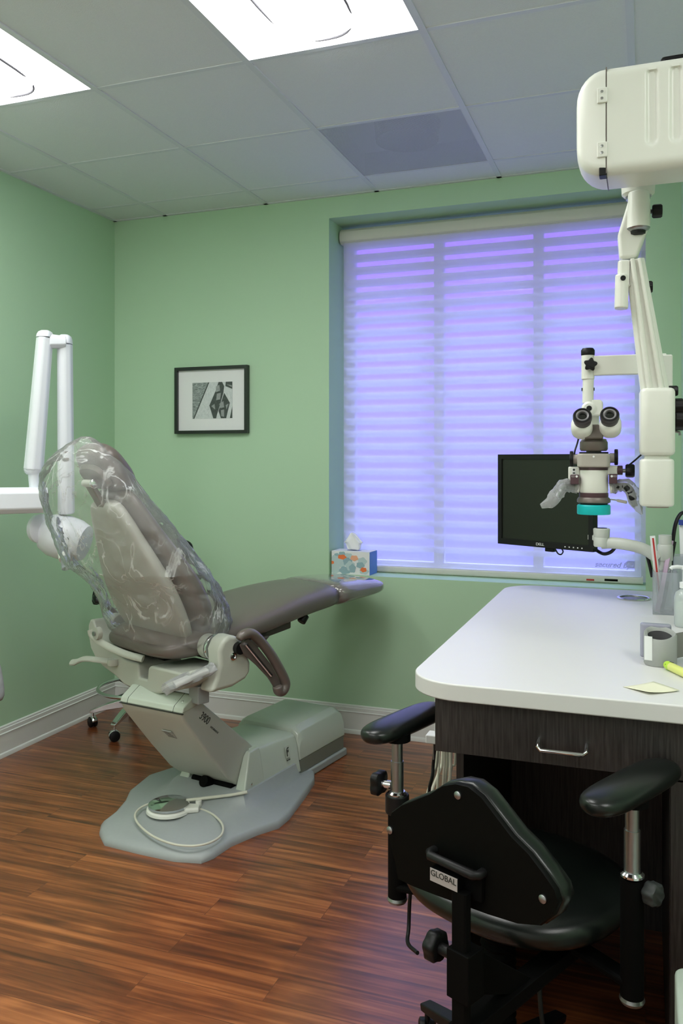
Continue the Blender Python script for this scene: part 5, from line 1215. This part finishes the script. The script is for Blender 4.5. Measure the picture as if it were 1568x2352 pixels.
# suspension: blocks and long arm, same thing
DA = 1.93; KA = DA / F_PX
IM = inv(ms)
def A(px, py, dy=0.0): return IM @ (at(px, py, DA) + Vector((0, dy, 0)))
def blk(name, x0, x1, y0, y1, dep, r, m=M_white, e=5.0):
    c0_, c1_ = A((x0 + x1) / 2, y1), A((x0 + x1) / 2, y0); hw = (x1 - x0) / 2 * KA
    rg = [superring(c0_ + Z * o_, X, Y_, hw * k, dep * k, 32, e) for o_, k in ((0, 1 - r / hw * 0.8), (r * 0.35, 1 - r / hw * 0.25), (r, 1))] + [superring(c1_ - Z * o_, X, Y_, hw * k, dep * k, 32, e) for o_, k in ((r, 1), (r * 0.35, 1 - r / hw * 0.25), (0, 1 - r / hw * 0.8))]
    return MB().loft(rg).build(name, m, ms, sharp=60)
blk('end_block', 1470, 1544, 1054, 1162, 0.034, 0.006)
blk('swivel_neck', 1480, 1536, 1036, 1058, 0.026, 0.002)
blk('spring_block', 1470, 1546, 893, 1046, 0.038, 0.009)
MB().cyl(A(1510, 1166), A(1510, 1160), 0.024).build('end_cap', M_beigem, ms)
# long arm with lengthwise ribs
p0, p1 = A(1504, 905), A(1457, 598)
dv = (p1 - p0).normalized()
b = MB(); b.bar(p0, p1, 0.040, 0.062, 0.036, 0.042, up=(1, 0, 0), ch=0.2)
b.bar(p0 + Vector((-0.012, -0.008, 0)), p1 + Vector((-0.006, -0.008, 0)), 0.044, 0.012, 0.040, 0.010, up=(1, 0, 0), ch=0.3)
b.bar(p0 + Vector((0.014, -0.008, 0)), p1 + Vector((0.009, -0.008, 0)), 0.044, 0.012, 0.040, 0.009, up=(1, 0, 0), ch=0.3)
b.build('spring_arm', M_white, ms, bevel=0.003)
b = MB(); q0, q1 = A(1426, 710), A(1428, 632); b.bar(q0, q1, 0.04, 0.030, up=(1, 0, 0), ch=0.3); b.bar(A(1432, 660), A(1434, 600), 0.03, 0.03, up=(1, 0, 0), ch=0.2); b.build('arm_side_cover', M_white, ms, bevel=0.005)
MB().lathe([(0.006, 0), (0.006, 0.003), (0, 0.003)], A(1431, 643, -0.02), (0, -1, 0), 14).build('side_plug', M_bplas, ms)
# upper link: rounded knuckle and slanted body
b = MB()
body = [(1446, 452), (1490, 456), (1491, 515), (1462, 595), (1424, 597), (1420, 540)]
b.prism([tuple(((px - 1457) * KA, (520 - py) * KA)) for px, py in body], A(1457, 520), X, Z, Y_, -0.018, 0.030)
b.build('upper_link', M_white, ms, bevel=0.008, seg=4)
MB().cyl(A(1466, 530, -0.018), A(1467, 448, -0.018), 0.0255, 0.0235, 36).build('link_knuckle', M_white, ms, bevel=0.002)
MB().lathe([(0.0, -0.004), (0.018, -0.004), (0.0235, 0.0), (0.0255, 0.003), (0.024, 0.006)], A(1466, 532, -0.018), seg=36).build('knuckle_ring', M_steel, ms)
MB().lathe([(0.0, -0.013), (0.009, -0.013), (0.016, -0.010), (0.017, -0.004)], A(1465, 532, -0.018), seg=24).build('knuckle_nut', M_bplas, ms)
for px, py, r in ((1497, 486, 0.016), (1475, 660, 0.014), (1533, 898, 0.012), (1546, 935, 0.020), (1548, 965, 0.024)):
    k = MB(); k.cyl(A(px - (10 if r > 0.014 else 4), py), A(px, py), 0.005); k.build('lock_shaft', M_steel, ms)
    knob(A(px, py), (1, 0, 0), r, 0.022, 8, 0.08).build('lock_knob', M_bplas, ms)
b = MB(); b.tube([A(1546, 990), A(1560, 993), A(1561, 1000)], 0.003, 8); b.build('hook', M_steel, ms)
# head box (power and light unit)
MB().lathe([(0.030, 0), (0.036, 0.006), (0.037, 0.022), (0.037, 0.06)], A(1465, 452), seg=36).build('box_collar', M_white, ms)
MB().cyl(A(1465, 458), A(1465, 444), 0.027).build('collar_bearing', M_steel, ms)
YB0, YB1 = 1.845, 1.975
zb0, zb1 = EYE + (HY - 432) * 1.80 / F_PX, EYE + (HY - 143) * 1.745 / F_PX
zb0 = 1.987
xc = ony(1392, 300, YB0).x; xe = ony(1325, 300, YB0 + 0.02).x
MW = IM
GX = [ony(px, 250, YB0).x for px in (1497, 1552, 1606, 1660)]
gz0, gz1 = zb0 + 0.052, zb1 - 0.020
def groove(x, z):
    g = 0.0
    for gx_ in GX:
        zz_ = max(gz0 + 0.010 - z, z - (gz1 - 0.010), 0.0)
        r_ = math.hypot(x - gx_, zz_)
        if r_ < 0.014: g = max(g, 0.5 + 0.5 * math.cos(PI * max(0, r_ - 0.006) / 0.008))
    return g
def boxsec(x):
    out = [Vector((x, p[0], p[1])) for p in rrect(YB0, YB1, zb0, zb1, 0.022, 6)]
    # front edge, from top to bottom, subdivided
    fr_ = [Vector((x, YB0 + 0.006 * groove(x, z), z)) for z in [zb1 - 0.024 - (zb1 - zb0 - 0.048) * k / 40 for k in range(41)]]
    return out[:21] + fr_ + out[21:]
xs_ = [xc + 0.001] + [xc + 0.03 + 0.0025 * k for k in range(100)] + [0.52]
bxm = MB().loft([boxsec(x) for x in xs_]).build('light_box', M_white, ms, M=MW, sharp=60)
# end cap: shrinking rings
rg = []
for k in range(9):
    a = PI / 2 * k / 8; ins = (1 - math.cos(a)) * 0.058 
    x = xc - 0.0015 - (xc - xe) * math.sin(a)
    cy_, cz_ = (YB0 + YB1) / 2, (zb0 + zb1) / 2
    hz_, hy_ = (zb1 - zb0) / 2, (YB1 - YB0) / 2
    rr_ = rrect(cy_ - hy_ + ins * 0.45, cy_ + hy_ - ins * 0.45, cz_ - hz_ + ins, cz_ + hz_ - ins, 0.022, 6)
    rg.append([(x, p[0], p[1]) for p in rr_])
cpx = MB().loft(rg).build('box_cap', M_white, ms, M=MW, sharp=50)
for py in (211, 337):
    z = EYE + (HY - py) * 1.745 / F_PX; x = ony(1381, py, YB0).x
    hg = MB().box(x - 0.009, x + 0.012, YB0 - 0.004, YB0 + 0.002, z - 0.016, z + 0.016).build('hinge_tab', M_white, ms, M=MW, bevel=0.002)
    b = MB()
    for dz in (-0.007, 0.007): b.lathe([(0.003, 0), (0.003, 0.0015), (0, 0.0018)], (x + 0.001, YB0 - 0.004, z + dz), (0, -1, 0), 12)
    b.build('hinge_screw', M_chrome, hg, M=MW)
z = EYE + (HY - 418) * 1.745 / F_PX; x = ony(1384, 420, YB0).x
MB().box(x - 0.008, x + 0.008, YB0 + 0.002, YB0 + 0.03, zb0 - 0.002, zb0 + 0.016).build('latch', M_bplas, ms, M=MW, bevel=0.002)
b = MB(); b.box(xc - 0.0012, xc + 0.0008, YB0 + 0.002, YB1 - 0.002, zb0 + 0.002, zb1 - 0.002); b.build('cap_gasket', M_brown, ms, M=MW)
# top fittings and ceiling column
b = MB(); hx_ = ony(1517, 130, 1.91).x
b.tube(arc([(hx_, 1.91, zb1 - 0.002), (hx_ + 0.004, 1.91, zb1 + 0.020), (hx_ + 0.02, 1.91, zb1 + 0.024), (0.16, 1.91, zb1 + 0.024)]), 0.005, 10); b.build('top_cable', M_bplas, ms, M=MW)
MB().cyl((0.125, 1.91, zb1), (0.125, 1.91, zb1 + 0.028), 0.042).build('mast_socket', M_lav, ms, M=MW)
MB().cyl((0.125, 1.91, zb1 + 0.028), (0.125, 1.91, zb1 + 0.052), 0.046).build('mast_collar', M_bplas, ms, M=MW, bevel=0.004)
MB().cyl((0.125, 1.91, zb1 + 0.05), (0.125, 1.91, H - 0.005), 0.020).build('mast', mat('dark mast', (0.02, 0.06, 0.06), 0.4), ms, M=MW)
MB().lathe([(0.09, -0.012), (0.09, -0.004)], (0.125, 1.91, H)).build('ceiling_flange', M_white, ms, M=MW)

# pale green bin edge at lower right corner
q = at(1557, 2290, 1.30)
bn = MB().prism(rrect(q.x - 0.002, q.x + 0.22, q.y - 0.1, q.y + 0.12, 0.02), (0, 0, 0), X, Y_, Z, 0.0, 0.53)
tag(bn.build('waste_bin', mat('pale sage plastic', (0.45, 0.52, 0.45), 0.5), None, bevel=0.006), 'pale sage plastic bin at the lower right corner beside the stool', 'bin')
